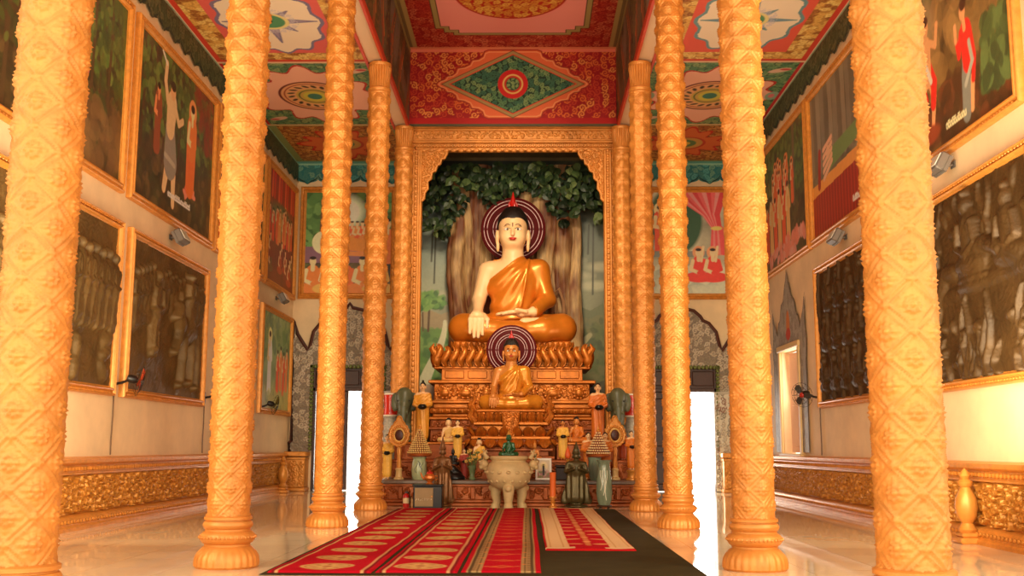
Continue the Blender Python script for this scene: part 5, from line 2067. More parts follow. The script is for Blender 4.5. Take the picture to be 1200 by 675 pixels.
def great_pedestal():
    t = thing('great_pedestal', 'broad tiered gold pedestal with serpent lobes under the large orange statue', 'pedestal', (0, 26.9, 0))
    # y local: front at about -.75
    mb = MB()
    mb.box((-1.46, -.66, 3.56), (1.46, 0.86, 3.80), .03)
    up = mb.build('seat_slab', ALTARGOLD, t)
    pm = MB()
    petal_ring(pm, 1.46, -.66, .8, 3.60, .13, .19, .05)
    pm.build('slab_petals', ALTARGOLD, up)
    mb = MB().box((-1.74, -.70, 3.14), (1.74, 0.86, 3.56), .03)
    lb = mb.build('lobe_tier', ALTARGOLD, t)
    for k in range(19):
        x = -1.8 + 3.6 * k / 18
        if abs(x) < .5:
            continue
        M = Matrix.Translation((x, -.78, 3.16))
        if x < 0:
            M = M @ Matrix.Scale(-1, 4, (1, 0, 0))
        pm = MB()
        naga_lobe(pm, M, .50 + (.06 if abs(x) > 1.7 else 0))
        pm.build('serpent_lobe', ALTARGOLD, lb)
    for sx in (-1, 1):
        for k in range(8):
            pm = MB()
            naga_lobe(pm, Matrix.Translation((sx * 1.84, -.6 + .18 * k, 3.16)) @ Matrix.Rotation(sx * PI / 2, 4, 'Z'), .52)
            pm.build('serpent_lobe', ALTARGOLD, lb)
        pm = MB()
        pm.ell((sx * 1.84, -.82, 3.35), (.13, .13, .2), 12, 8)
        pm.tube([(sx * 1.86, -.84, 3.45), (sx * 1.96, -.86, 3.6), (sx * 1.9, -.86, 3.72)], [.10, .07, .01], 8)
        pm.build('corner_lobe', ALTARGOLD, lb)
    mb = MB().box((-1.72, -.74, 2.82), (1.72, 0.86, 3.12), .015).box((-1.90, -.82, 3.10), (1.90, 0.86, 3.17), .02)
    panel_row(mb, -1.68, 1.68, -.74, 2.87, 3.06, 6)
    mb.build('upper_block', ALTARGOLD, t, angle=30)
    mb = MB().box((-2.02, -1.0, 2.74), (2.02, 0.86, 2.82), .02).box((-1.88, -.90, 2.28), (1.88, 0.86, 2.74), .02).box((-1.94, -.95, 2.26), (1.94, 0.86, 2.34), .02)
    for sx in (-1, 1):
        mb.box((sx * .42 - .09 + (0 if sx < 0 else 0), -.96, 2.36), (sx * .42 + .09, -.86, 2.70), .02)
    md = mb.build('medallion_tier', ALTARGOLD, t, angle=30)
    for x, w in ((-1.62, .20), (-1.12, .24), (-.62, .16), (.98, .26), (1.62, .17), (.52, .12)):
        mm = MB().ell((x, -.90, 2.52), (w, .07, .17), 20, 10).ell((x, -.95, 2.52), (w * .6, .05, .10), 16, 8)
        for k in range(10):
            a = k * PI / 5
            mm.ell((x + w * .8 * math.cos(a), -.95, 2.52 + .135 * math.sin(a)), (.035, .03, .03), 6, 4)
        mm.build('medallion', ALTARGOLD, md)
    carved_strip('tier_carving', -1.86, 1.86, -.90, 2.36, 2.72, ALTARGOLD, md, 9, .13, .025)
    mb = MB()
    for z0, z1, hx, y in ((2.14, 2.26, 1.90, -.92), (2.02, 2.14, 1.98, -1.0), (1.94, 2.02, 1.92, -.95), (1.86, 1.94, 2.02, -1.04)):
        mb.box((-hx, y, z0), (hx, 0.86, z1), .025)
    pm = mb.build('moulded_bands', ALTARGOLD, t, angle=30)
    bb = MB()
    petal_ring(bb, 1.98, -1.0, 0.8, 2.03, .16, .11, .035)
    bb.build('band_petals', ALTARGOLD, pm)
    mb = MB().box((-1.96, -1.0, 1.34), (1.96, 0.86, 1.86), .02).box((-2.04, -1.06, 1.62), (2.04, 0.86, 1.70), .02)
    lo = mb.build('lower_block', REDGOLD, t, angle=30)
    carved_strip('block_carving', -1.94, 1.94, -1.0, 1.36, 1.60, REDGOLD, lo, 10, .14, .03)
    carved_strip('block_carving', -1.94, 1.94, -1.0, 1.70, 1.85, REDGOLD, lo, 12, .12, .03)
    MB().box((-1.98, -1.04, 0), (1.98, 0.86, 1.34), .02).build('plinth', REDGOLD, t)


great_pedestal()


def small_pedestal():
    t = thing('lotus_pedestal', 'smaller gold lotus pedestal carrying the seated statue in front', 'pedestal', (0, 24.95, .95))
    mb = MB().box((-.80, -.52, 1.05), (.80, .6, 1.13), .03)
    st = mb.build('seat_slab', ALTARGOLD, t)
    pm = MB()
    petal_ring(pm, .76, -.46, .4, 1.08, .19, -.22, .07)
    pm.build('slab_petals', ALTARGOLD, st)
    mb = MB().box((-.74, -.44, .82), (.74, .6, 1.06), .02).box((-.86, -.56, .76), (.86, .6, .84), .02)
    nk = mb.build('neck_tier', ALTARGOLD, t, angle=30)
    pm = MB()
    petal_ring(pm, .76, -.50, .4, .82, .19, .25, .09)
    for sx in (-1, 1):
        pm.tube([(sx * .82, -.5, .84), (sx * .92, -.54, .98), (sx * .86, -.54, 1.12), (sx * .9, -.54, 1.2)], [.09, .08, .05, .01], 8)
    pm.build('neck_petals', ALTARGOLD, nk)
    sd = MB().prism([(-.20, 1.06), (.20, 1.06), (.18, .78), (.09, .55), (0, .46), (-.09, .55), (-.18, .78)], -.60, -.50).tube([(-.19, -.61, 1.04), (-.16, -.61, .76), (0, -.61, .48), (.16, -.61, .76), (.19, -.61, 1.04)], .025, 6).build('front_shield', ALTARGOLD, t)
    P = Paint(.40, .62, .0115, (0, 0, 0), 17)
    P.scrolls((0, 0, .4, .62), .085, [(0, 0, 0)], th=.2, h=1.0)
    m = P.inside([(0.01, .61), (.39, .61), (.37, .33), (.28, .1), (.2, .02), (.12, .1), (.03, .33)])
    H = P.H
    grid_part('shield_carving', P.U - .2, P.V + .45, lambda u, v: (u, -.602 - .03 * H, v), ALTARGOLD, sd, mask=m)
    mb = MB().box((-.70, -.44, .50), (.70, .6, .76), .02).box((-.9, -.6, .44), (.9, .6, .52), .02)
    lt = mb.build('lower_tier', ALTARGOLD, t, angle=30)
    pm = MB()
    petal_ring(pm, .80, -.50, .4, .50, .27, .27, .10, curl=1.0, lean=.25)
    petal_ring(pm, .92, -.64, .4, .44, .33, -.24, .10, curl=1.0, lean=-.3)
    pm.build('lotus_petals', ALTARGOLD, lt)
    mb = MB().box((-.86, -.56, .0), (.86, .6, .45), .02).box((-.96, -.66, .18), (.96, .6, .26), .02).box((-1.0, -.7, 0), (1.0, .6, .08), .02)
    ft = mb.build('foot', REDGOLD, t, angle=30)
    carved_strip('foot_carving', -.84, .84, -.56, .27, .42, REDGOLD, ft, 14, .11, .03)
    for sx in (-1, 1):
        fl = MB()
        for k, (x, z, s) in enumerate(((.84, 1.12, 1.0), (.93, 1.12, .7), (.77, 1.12, .6))):
            fl.tube([(sx * x, -.3, z), (sx * (x + .05 * s), -.32, z + .13 * s), (sx * (x - .02), -.32, z + .25 * s), (sx * (x + .06 * s), -.32, z + .40 * s)], [.06 * s, .065 * s, .04 * s, .005], 8)
        fl.build('flame_ornament', ALTARGOLD, t)


small_pedestal()
# ------------------------------------------------------------------ seated statues
def seated_sdf(h):
    """returns body V,Q  robe V,Q  hair V,Q and a face-depth function; statue metres, seat at z=0, facing -y"""
    lo, hi = (-1.75, -1.35, -.05), (1.75, .75, 3.75)
    B = Sdf(lo, hi, h)

    def torso(S, e=0.0):
        S.ell((0, .14, .40), (.70 + e, .50 + e, .42 + e), 0)
        S.ell((0, .10, .95), (.55 + e, .40 + e, .55 + e), .12)
        S.ell((0, .08, 1.55), (.70 + e, .40 + e, .56 + e), .14)
        S.cap((-.52, .12, 1.90), (.52, .12, 1.90), .24 + e, None, .14)
        S.cap((0, .10, 1.95), (0, .06, 2.20), .40 + e, .25 + e, .14)

    def legs(S, e=0.0):
        for s in (-1, 1):
            S.cap((s * .40, .10, .36), (s * 1.22, -.38, .34), .38 + e, .335 + e, .10)
            S.cap((s * 1.22, -.38, .34), (s * .75, -.72, .28), .33 + e, .27 + e, .10)
            S.cap((s * .75, -.72, .28), (-s * .15, -.88, .22), .27 + e, .20 + e, .10)
        S.cap((-.5, -.5, .20), (.5, -.5, .20), .22 + e, None, .12)

    def rarm(S, e=0.0):
        S.cap((.66, .10, 1.90), (.86, .02, 1.12), .25 + e, .20 + e, .08)
        S.cap((.86, .02, 1.12), (.52, -.56, .74), .19 + e, .13 + e, .06)
    torso(B)
    legs(B)
    rarm(B)
    B.cap((0, .08, 2.1), (0, .04, 2.6), .275, .265, .08)
    # head
    B.ell((0, .04, 3.04), (.372, .42, .46), .04)
    B.ell((0, -.05, 2.75), (.345, .33, .34), .10)
    B.ell((0, -.14, 2.53), (.22, .20, .11), .10)
    for s in (-1, 1):
        B.ell((s * .17, -.22, 2.70), (.13, .13, .14), .10)
        B.ell((s * .402, .05, 2.74), (.055, .11, .20), .02)
        B.ell((s * .385, .03, 2.50), (.045, .07, .15), .03)
    B.cap((0, -.375, 2.92), (0, -.44, 2.73), .030, .048, .05)
    B.ell((0, -.375, 2.62), (.10, .05, .035), .03)
    B.cap((-.2, -.385, 2.985), (.2, -.385, 2.985), .02, None, .06)
    # bare arm resting over the knee
    B.cap((-.66, .10, 1.88), (-.86, .02, 1.10), .225, .165, .08)
    B.cap((-.86, .02, 1.10), (-.86, -.50, .74), .165, .115, .06)
    B.cap((-.86, -.52, .74), (-.87, -.82, .63), .12, .135, .05, (1.15, 1, .8))
    for k, dx in enumerate((-.15, -.05, .05, .15)):
        L = (.10, .0, .0, .06)[k]
        B.cap((-.87 + dx * .85, -.84, .60), (-.87 + dx, -1.03, .50), .062, .058, .02)
        B.cap((-.87 + dx, -1.03, .50), (-.87 + dx * 1.0, -1.085, .06 + L), .054, .042, .015)
    B.cap((-.70, -.72, .64), (-.60, -.98, .50), .06, .055, .03)
    B.cap((-.60, -.98, .50), (-.61, -1.04, .30), .052, .045, .02)
    # hand lying in the lap
    B.cap((.50, -.58, .73), (.22, -.66, .68), .12, .13, .04, (1, 1, .75))
    for k in range(4):
        y = -.56 - .085 * k
        L = (.46, .54, .52, .40)[k]
        B.cap((.16, y, .69 + .012 * k), (.16 - L * .55, y - .02, .70), .052, .05, .015)
        B.cap((.16 - L * .55, y - .02, .70), (.16 - L, y - .01, .66), .05, .04, .015)
    B.cap((.34, -.78, .72), (.10, -.88, .76), .052, .042, .02)
    # upturned foot
    B.cap((.30, -.88, .46), (.74, -.78, .50), .12, .095, .05, (1, 1, .8))
    for k in range(5):
        B.cap((.72, -.88 + .05 * k, .50), (.82, -.89 + .05 * k, .52), .032, .03, .012)
    bS = B.S.copy()
    bV, bQ = surface_nets(B.S, B.lo, h)

    R = Sdf(lo, hi, h)
    e = .028
    torso(R, e)
    legs(R, e)
    rarm(R, e)
    X, Y, Z = R.grid()
    # neckline: diagonal from the right of the neck to below the bare armpit
    line = (Z - (1.62 + (X + .62) * .80 - .05 * np.sin((X + .6) * 2.2))) * .78
    back = np.where(Y > .12, .35, 0)
    cut = np.maximum(R.S, np.where(Z > .72, line - back, -1))
    # cuffs: the robe ends at the wrist
    cut = np.maximum(cut, np.where((X < .60) & (Z > .60), .20 - np.hypot(np.hypot(X - .42, Y + .62), Z - .70), -1))
    rV, rQ = surface_nets(cut.astype(np.float32), R.lo, h)
    rV = relax(rV, rQ, 1, .4)
    N = vert_normals(rV, rQ)
    x, y, z = rV.T
    ang = np.arctan2(z - 2.35, x - .85)
    rad = np.hypot(z - 2.35, x - .85)
    f = np.sin(ang * 26 + 1.5 * np.sin(rad * 3)) * np.clip((rad - .35) * 1.5, 0, 1) * np.clip((z - .62) / .3, 0, 1) * np.clip((.55 - x) / .3, .0, 1)
    f += np.sin((z * 8 + x * 5)) * .7 * np.clip((x - .62) / .15, 0, 1) * np.clip((z - .75) / .2, 0, 1)
    flap = np.exp(-((x - (.42 - .16 * (2.2 - z))) / .03) ** 2) * np.clip((z - .8) / .2, 0, 1) * (y < .1)
    leg = np.sin((np.abs(x) * 9 - y * 3 + z * 4)) * np.clip((.6 - z) / .2, 0, 1) * .35 * np.exp(-((np.abs(x) - .95) / .5) ** 2)
    rV = rV + N * (.022 * f + .035 * flap + .012 * leg)[:, None]

    Hh = Sdf((-.5, -.55, 2.3), (.5, .6, 3.75), h)
    Hh.ell((0, .06, 3.06), (.402, .445, .47), 0)
    Hh.ell((0, .12, 3.42), (.22, .24, .12), .10)
    X, Y, Z = Hh.grid()
    hl = 3.20 - .82 * np.clip(Y + .34, 0, 2) - .05 * np.cos(X * 8)
    hS = np.maximum(Hh.S, (hl - Z) * .8)
    hV, hQ = surface_nets(hS.astype(np.float32), Hh.lo, h)

    ax = B.ax

    def face_y(px, pz):
        i = int(round((px - B.lo[0]) / h))
        k = int(round((pz - B.lo[2]) / h))
        col = bS[i, :, k]
        j = int(np.argmax(col < 0))
        a, b = col[j - 1], col[j]
        return ax[1][j - 1] + h * a / (a - b + 1e-9)
    return dict(body=(bV, bQ), robe=(rV, rQ), hair=(hV, hQ), face_y=face_y)


SEAT_FINE = seated_sdf(0.026)
SEAT_COARSE = seated_sdf(0.055)


def flame_mb(s=1.0, z=3.52):
    mb = MB().lathe([(0, z - .06), (.10, z - .05), (.12, z), (.09, z + .06), (.075, z + .14), (.05, z + .26), (.02, z + .38), (0, z + .44)], 14, (0, .10, 0))
    for k in range(4):
        a = k * PI / 2 + .4
        mb.tube([(.09 * math.cos(a), .10 + .09 * math.sin(a), z), (.11 * math.cos(a), .10 + .11 * math.sin(a), z + .10), (.06 * math.cos(a), .10 + .06 * math.sin(a), z + .2)], [.04, .03, .005], 6)
    return mb


def np_obj(name, VQ, m, parent, sc=1.0):
    me = mesh_data(name, VQ[0] * sc, [VQ[1]], m, angle=180)
    return link(bpy.data.objects.new(name, me), parent)


def seated_statue(name, label, loc, sc, data, skin, robe, hair=HAIR, flame=None, face=True, rz=0.0, group=None, cat='statue', crown=None, wide=1.0):
    t = thing(name, label, cat, loc, rz, group)
    t.scale = (sc * wide, sc, sc)
    b = np_obj('body', data['body'], skin, t)
    np_obj('robe', data['robe'], robe, t)
    if hair is not None:
        np_obj('hair', data['hair'], hair, t)
    if flame is not None:
        flame_mb().build('flame_finial', flame, t)
    if crown is not None:
        MB().lathe([(.37, 3.10), (.40, 3.16), (.37, 3.24), (.33, 3.34), (.34, 3.40), (.26, 3.46), (.24, 3.58), (.16, 3.64), (.13, 3.8), (.07, 3.88), (.04, 4.1), (0, 4.25)], 20, (0, .05, 0)).build('crown', crown, t)
    if face:
        fy = data['face_y']
        wm, im, bm = WHITEP, mat('dark_iris_paint', (40, 24, 16), .3), mat('brow_paint', (60, 34, 22), .5)
        for s in (-1, 1):
            y = fy(s * .13, 2.87)
            ey = MB().ell((s * .135, y + .012, 2.87), (.085, .028, .034), 14, 8).build('eye', wm, b)
            MB().ell((s * .132, y - .004, 2.868), (.034, .018, .029), 10, 6).build('iris', mat('grey_brown_iris', (84, 60, 44), .35), ey)
            pts = []
            for q in np.linspace(0, 1, 9):
                px = s * (.055 + .17 * q)
                pz = 2.965 + .035 * math.sin(q * PI) - .018 * q
                pts.append((px, fy(px, pz) - .004, pz))
            MB().tube(pts, [.004, .007, .009, .010, .010, .009, .008, .006, .003], 6).build('eyebrow', bm, b)
            lid = []
            for q in np.linspace(0, 1, 7):
                px = s * (.055 + .16 * q)
                pz = 2.885 + .022 * math.sin(q * PI)
                lid.append((px, fy(px, pz) - .006, pz))
            MB().tube(lid, .008, 5).build('eyelid', bm, b)
        y = fy(0, 2.62)
        MB().ell((0, y + .012, 2.635), (.105, .030, .020), 14, 8).ell((0, y + .010, 2.605), (.075, .032, .024), 14, 8).build('lips', mat('red_lip_paint', (186, 34, 26), .35), b)
        y = fy(0, 2.99)
        MB().ell((0, y, 2.975), (.016, .015, .06), 10, 6).build('forehead_mark', mat('brown_mark_paint', (120, 60, 34), .5), b)
    return t


seated_statue('seated_statue', 'large seated statue in orange satin robe, the largest figure in the niche', (0, 26.95, 3.80), 1.0, SEAT_FINE, SKIN, SATIN, flame=REDP)
seated_statue('seated_statue', 'smaller gold seated statue with black hair in front of the large orange one', (0.0, 24.98, 2.08), .47, SEAT_FINE, TANSKIN, GOLDSATIN, flame=REDP)


def halo(label, x, y, z, R, drop):
    t = thing('halo_disc', label, 'halo', (x, y, z))
    MB().lathe([(0, .0), (R - .02, .0), (R, .015), (R, .035), (R - .02, .05), (0, .05)], 72, axis='Y').build('disc', MAROON, t)
    rm = mat('white_neon_tube', (226, 190, 190), .3)
    for k, q in enumerate((.90, .80, .62, .53)):
        r = R * q
        MB().tube([(r * math.cos(a), -.008, r * math.sin(a)) for a in np.linspace(0, 2 * PI, 72, endpoint=False)], .011 * R / .85, 6, True).build('ring', rm, t)
    MB().box((-.05, .05, -drop), (.05, .11, R * .3), .01).build('support', mat('halo_support_metal', (60, 40, 26), .5, .5), t)


halo('large maroon halo disc with pale rings behind the head of the large statue', 0, 27.52, 6.86, .85, 3.06)
halo('small maroon halo disc with pale rings behind the smaller gold statue', 0, 25.36, 3.50, .60, 1.42)


# ------------------------------------------------------------------ standing monk statues
def standing_sdf(h):
    """1.75 m figure holding a bowl at the waist, feet at z=0, facing -y"""
    lo, hi = (-.42, -.42, -.02), (.42, .3, 1.85)
    B = Sdf(lo, hi, h)

    def core(S, e=0):
        S.ell((0, .01, 1.20), (.185 + e, .125 + e, .26 + e), 0)
        S.cap((-.13, .02, 1.385), (.13, .02, 1.385), .072 + e, None, .05)
        S.cap((0, .02, .98), (0, .02, .20), .185 + e, .175 + e, .06, (1, .72, 1))
        for s in (-1, 1):
            S.cap((s * .17, .02, 1.37), (s * .225, -.02, 1.10), .070 + e, .056 + e, .04)
            S.cap((s * .225, -.02, 1.10), (s * .10, -.19, 1.04), .052 + e, .038 + e, .03)
    core(B)
    B.cap((0, .01, 1.40), (0, -.005, 1.52), .055, .052, .03)
    B.ell((0, .0, 1.645), (.083, .10, .105), .01)
    B.ell((0, -.02, 1.575), (.066, .078, .075), .03)
    B.cap((0, -.098, 1.63), (0, -.112, 1.592), .008, .014, .012)
    for s in (-1, 1):
        B.ell((s * .088, .0, 1.60), (.014, .026, .05), .01)
        B.cap((s * .10, -.19, 1.04), (s * .05, -.26, 1.02), .036, .034, .02)
        for k in range(4):
            B.cap((s * .06, -.245, 1.055 - .024 * k), (s * -.005 + s * .012 * k, -.285, 1.045 - .024 * k), .0125, .010, .006)
        B.cap((s * .07, -.23, 1.07), (s * .03, -.262, 1.085), .013, .010, .006)
        B.cap((s * .06, -.02, .05), (s * .07, -.15, .03), .045, .03, .02)
    bV, bQ = surface_nets(B.S, B.lo, h)
    R = Sdf(lo, hi, h)
    core(R, .014)
    X, Y, Z = R.grid()
    cut = np.maximum(R.S, Z - (1.43 - .25 * np.clip(-X - .02, 0, .2) - .3 * np.clip(-Y, 0, .1)))
    cut = np.maximum(cut, .07 - Z)
    rV, rQ = surface_nets(cut.astype(np.float32), R.lo, h)
    rV = relax(rV, rQ, 1, .4)
    N = vert_normals(rV, rQ)
    x, y, z = rV.T
    f = np.sin((z - .7 * x) * 55) * np.clip((z - 1.06) / .05, 0, 1) + .7 * np.sin(x * 60 + z * 4) * np.clip((1.0 - z) / .1, 0, 1)
    rV = rV + N * (.006 * f)[:, None]
    Hh = Sdf((-.16, -.16, 1.4), (.16, .2, 1.86), h)
    Hh.ell((0, .012, 1.655), (.091, .106, .108), 0)
    X, Y, Z = Hh.grid()
    hS = np.maximum(Hh.S, (1.668 - .75 * np.clip(Y + .085, 0, 1) - Z) * .8)
    hV, hQ = surface_nets(hS.astype(np.float32), Hh.lo, h)
    return dict(body=(bV, bQ), robe=(rV, rQ), hair=(hV, hQ))


STAND_FINE = standing_sdf(.0095)
STAND_COARSE = standing_sdf(.018)


def standing_statue(name, label, loc, H, data, skin, robe, hair=HAIR, bowl=True, bun=False, rz=0.0, group=None, face=True):
    t = thing(name, label, 'statue', loc, rz, group)
    s = H / 1.77
    t.scale = (s, s, s)
    b = np_obj('body', data['body'], skin, t)
    np_obj('robe', data['robe'], robe, t)
    hr = np_obj('hair', data['hair'], hair, t)
    if bun:
        MB().ell((0, .02, 1.785), (.035, .035, .035), 10, 7).build('topknot', hair, hr)
    if bowl:
        MB().lathe([(0, .94), (.07, .945), (.12, .985), (.135, 1.02), (.12, 1.06), (.085, 1.08), (.085, 1.09), (.095, 1.095), (.07, 1.095), (0, 1.06)], 18, (.02, -.335 + .06, 0)).build('alms_bowl', BLACK, t)
    if face:
        em = mat('dark_iris_paint', (40, 24, 16), .3)
        for sx in (-1, 1):
            MB().ell((sx * .033, -.094, 1.635), (.018, .006, .007), 8, 5).build('eye', em, b)
            MB().tube([(sx * .012, -.099, 1.662), (sx * .034, -.098, 1.670), (sx * .056, -.086, 1.662)], .004, 5).build('eyebrow', em, b)
        MB().ell((0, -.097, 1.566), (.024, .008, .010), 8, 5).build('lips', mat('red_lip_paint', (186, 34, 26), .35), b)
    return t


standing_statue('monk_statue', 'standing monk statue in gold robe with black topknot holding a black bowl', (-2.0, 24.42, 1.33), 1.36, STAND_FINE, mat('tan_statue_skin', (238, 184, 128), .45), mat('gold_cloth', (232, 158, 52), .4, .12, var=.2), bun=True)
standing_statue('monk_statue', 'standing monk statue in orange robe holding a black bowl, right end of the altar', (1.97, 24.42, 1.33), 1.35, STAND_FINE, mat('tan_statue_skin', (238, 184, 128), .45), mat('orange_cloth', (222, 118, 40), .4, .1, var=.2))

GRP = 'small statues on the altar'
standing_statue('standing_figurine', 'small standing figure in yellow robe beside the pale seated one, left of the lotus pedestal', (-1.17, 23.98, .95), .88, STAND_COARSE, SKIN, YELLOWROBE, group=GRP)
standing_statue('standing_figurine', 'small standing gold figure with dark bowl right of the lotus pedestal', (1.16, 23.98, .95), .88, STAND_COARSE, TANSKIN, YELLOWROBE, group=GRP)
standing_statue('standing_figurine', 'small standing yellow figure at the far left end of the altar', (-2.66, 23.48, .535), .96, STAND_COARSE, SKIN, YELLOWROBE, group=GRP)
standing_statue('standing_figurine', 'small standing figure left of the right bead cone', (1.70, 23.5, .535), 1.02, STAND_COARSE, SKIN, SAFFRON, group=GRP)
standing_statue('standing_figurine', 'small standing figure right of the right bead cone', (2.06, 23.46, .535), 1.02, STAND_COARSE, SKIN, SAFFRON, group=GRP)
standing_statue('standing_figurine', 'small standing figure in red-orange robe behind the right leaf ornament', (2.48, 23.92, .95), .66, STAND_COARSE, mat('pink_skin_paint', (226, 150, 116), .45), mat('red_orange_robe', (196, 84, 34), .5, var=.2), group=GRP)
standing_statue('standing_figurine', 'small standing figure on a round stand at the far right end of the altar', (2.62, 23.40, .75), .84, STAND_COARSE, SKIN, SAFFRON, group=GRP)
t_ = thing('round_stand', 'small round gold stand under the far right standing figure', 'stand', (2.62, 23.40, .535))
MB().lathe([(0, 0), (.13, 0), (.13, .03), (.10, .05), (.09, .14), (.11, .17), (.12, .2), (.12, .215), (0, .215)], 20).build('turned_base', GOLD2, t_)
standing_statue('standing_figurine', 'tiny red and white figure beside the flower vase', (-.98, 23.30, .535), .66, STAND_COARSE, SKIN, mat('red_figurine_robe', (176, 56, 36), .5, var=.3), group=GRP)

seated_statue('seated_figurine', 'small pale seated figure with side hair bun left of the lotus pedestal', (-1.40, 24.36, 1.33), .155, SEAT_COARSE, SKIN, mat('pale_yellow_robe', (236, 190, 110), .5, var=.2), face=False, group=GRP)
seated_statue('seated_figurine', 'small orange seated figure between the right standing figure and right monk', (1.48, 24.36, 1.33), .165, SEAT_COARSE, TANSKIN, SAFFRON, face=False, group=GRP)
seated_statue('seated_figurine', 'small seated gold figure with black hair behind the flower vase', (-.68, 23.78, .95), .135, SEAT_COARSE, SKIN, YELLOWROBE, face=False, group=GRP)
EMER = mat('green_emerald_glaze', (38, 92, 52), .2, .1, var=.5, vscale=8)
seated_statue('emerald_figurine', 'small dark green seated figure with pointed crown above the stone censer', (-.02, 23.0, 1.03), .135, SEAT_COARSE, EMER, EMER, EMER, face=False, crown=mat('gold_crown', (206, 150, 60), .35, .4), group=GRP, wide=1.0)
t_ = thing('red_cushion_stand', 'tall red-topped stand under the green seated figure', 'stand', (-.02, 23.0, .535))
MB().lathe([(0, 0), (.18, 0), (.18, .04), (.13, .07), (.12, .34), (.16, .38), (.16, .40), (0, .40)], 20).build('pillar', REDGOLD, t_)
MB().lathe([(0, .40), (.19, .40), (.21, .43), (.21, .47), (.19, .495), (0, .495)], 24, sx=1.15).build('cushion', mat('red_cushion_cloth', (176, 22, 20), .8), t_)
seated_statue('seated_figurine', 'tiny gold seated figure with tall pointed crown right of the stone censer', (.54, 23.86, .95), .10, SEAT_COARSE, TANSKIN, TANSKIN, TANSKIN, face=False, crown=GOLD2, group=GRP)
seated_statue('seated_figurine', 'black seated figure with pointed crown on a black rock base', (-1.22, 23.30, .85), .09, SEAT_COARSE, BLACK, BLACK, BLACK, face=False, crown=BLACK, group=GRP)


def rock_base():
    B = Sdf((-.3, -.25, 0), (.3, .25, .34), .02)
    B.ell((0, 0, .03), (.24, .17, .13), 0)
    for k, (x, y, z, r) in enumerate(((-.12, -.05, .14, .1), (.1, .02, .12, .1), (0, .03, .2, .11), (-.03, .0, .25, .09), (.18, -.04, .05, .07), (-.2, .04, .05, .07))):
        B.ell((x, y, z), (r, r * .9, r * .8), .03)
    B.S = np.maximum(B.S, .012 - B.grid()[2])
    V, Q = B.mesh()
    V[:, 2] -= V[:, 2].min()
    t = np_obj('rock_base', (V, Q), BLACK, None)
    t.location = (-1.20, 23.28, .535)
    t.scale = (1, 1, .98)
    tag(t, 'black lumpy rock base left of the flower vase', 'stand')


rock_base()
t_ = thing('dark_box', 'small dark wooden box behind the orange candle', 'box', (1.10, 23.25, .535))
MB().box((-.12, -.10, 0), (.12, .1, .26), .015).build('body', mat('dark_box_wood', (44, 24, 14), .5), t_)
MB().box((-.13, -.11, .262), (.13, .11, .32), .02).build('lid', mat('dark_box_wood', (44, 24, 14), .5), t_)
t_ = thing('flame_ornament', 'small orange flame ornament left of the right bronze figure', 'ornament', (1.25, 23.42, .535))
MB().lathe([(0, 0), (.07, 0), (.07, .04), (.03, .08), (.03, .40), (.05, .43), (0, .44)], 14).build('stand', GOLD2, t_)
MB().lathe([(0, .44), (.05, .46), (.07, .52), (.05, .60), (.02, .67), (0, .72)], 14).build('flame', mat('orange_flame_paint', (222, 90, 30), .45), t_)


# ------------------------------------------------------------------ crowned bronze figures on the floor
def crowned_sdf(h):
    lo, hi = (-.42, -.3, 0), (.42, .26, 1.42)
    B = Sdf(lo, hi, h)
    B.ell((0, 0, .86), (.125, .095, .18), 0)
    B.cap((-.10, 0, .965), (.10, 0, .965), .052, None, .04)
    B.cap((0, 0, 1.0), (0, 0, 1.06), .04, .04, .02)
    B.ell((0, 0, 1.115), (.062, .07, .08), .01)
    B.cap((0, 0, 1.17), (0, 0, 1.38), .055, .008, .02)
    B.ell((0, 0, 1.20), (.075, .075, .025), .01)
    B.cap((0, .01, .75), (0, .01, .22), .12, .16, .05, (1, .62, 1))
    for s in (-1, 1):
        B.cap((s * .14, 0, .96), (s * .185, -.01, .78), .045, .036, .03)
        B.cap((s * .185, -.01, .78), (s * .05, -.12, .84), .034, .026, .02)
        B.ell((s * .035, -.135, .865), (.024, .02, .05), .015)
        B.cap((s * .10, .02, .72), (s * .20, .02, .14), .05, .075, .05, (1, .5, 1))
        B.cap((s * .05, 0, .2), (s * .05, 0, .04), .045, .04, .03)
        B.cap((s * .05, 0, .035), (s * .06, -.10, .025), .035, .025, .02)
        B.ell((s * .068, .0, 1.10), (.012, .02, .04), .008)
    B.ell((0, 0, .03), (.21, .15, .035), .02)
    V, Q = B.mesh()
    N = vert_normals(V, Q)
    x, y, z = V.T
    V = V + N * (.008 * np.sin(x * 70) * np.clip((.75 - z) / .1, 0, 1) * np.clip((z - .1) / .1, 0, 1))[:, None]
    V[:, 2] -= V[:, 2].min()
    return V, Q


CR = crowned_sdf(.0135)
for lab, loc, sc, m in (('brown bronze crowned figure standing behind the black and beige box', (-1.38, 22.52, 0), (.95, 1, 1.0), mat('brown_bronze', (128, 84, 44), .38, .45, var=.5, vscale=9)),
                        ('dark greenish bronze crowned figure right of the orange candle', (1.39, 22.50, 0), (1.18, 1, .93), mat('green_bronze', (84, 72, 40), .36, .5, var=.5, vscale=9))):
    t = thing('bronze_figure', lab, 'statue', loc, 0, 'crowned bronze figures before the altar')
    t.scale = sc
    np_obj('body', CR, m, t)
    MB().lathe([(.066, 1.16), (.078, 1.18), (.07, 1.21), (.055, 1.24), (.06, 1.26), (.045, 1.29), (.04, 1.33), (.02, 1.37), (.012, 1.42), (0, 1.45)], 16).build('crown', m, t)
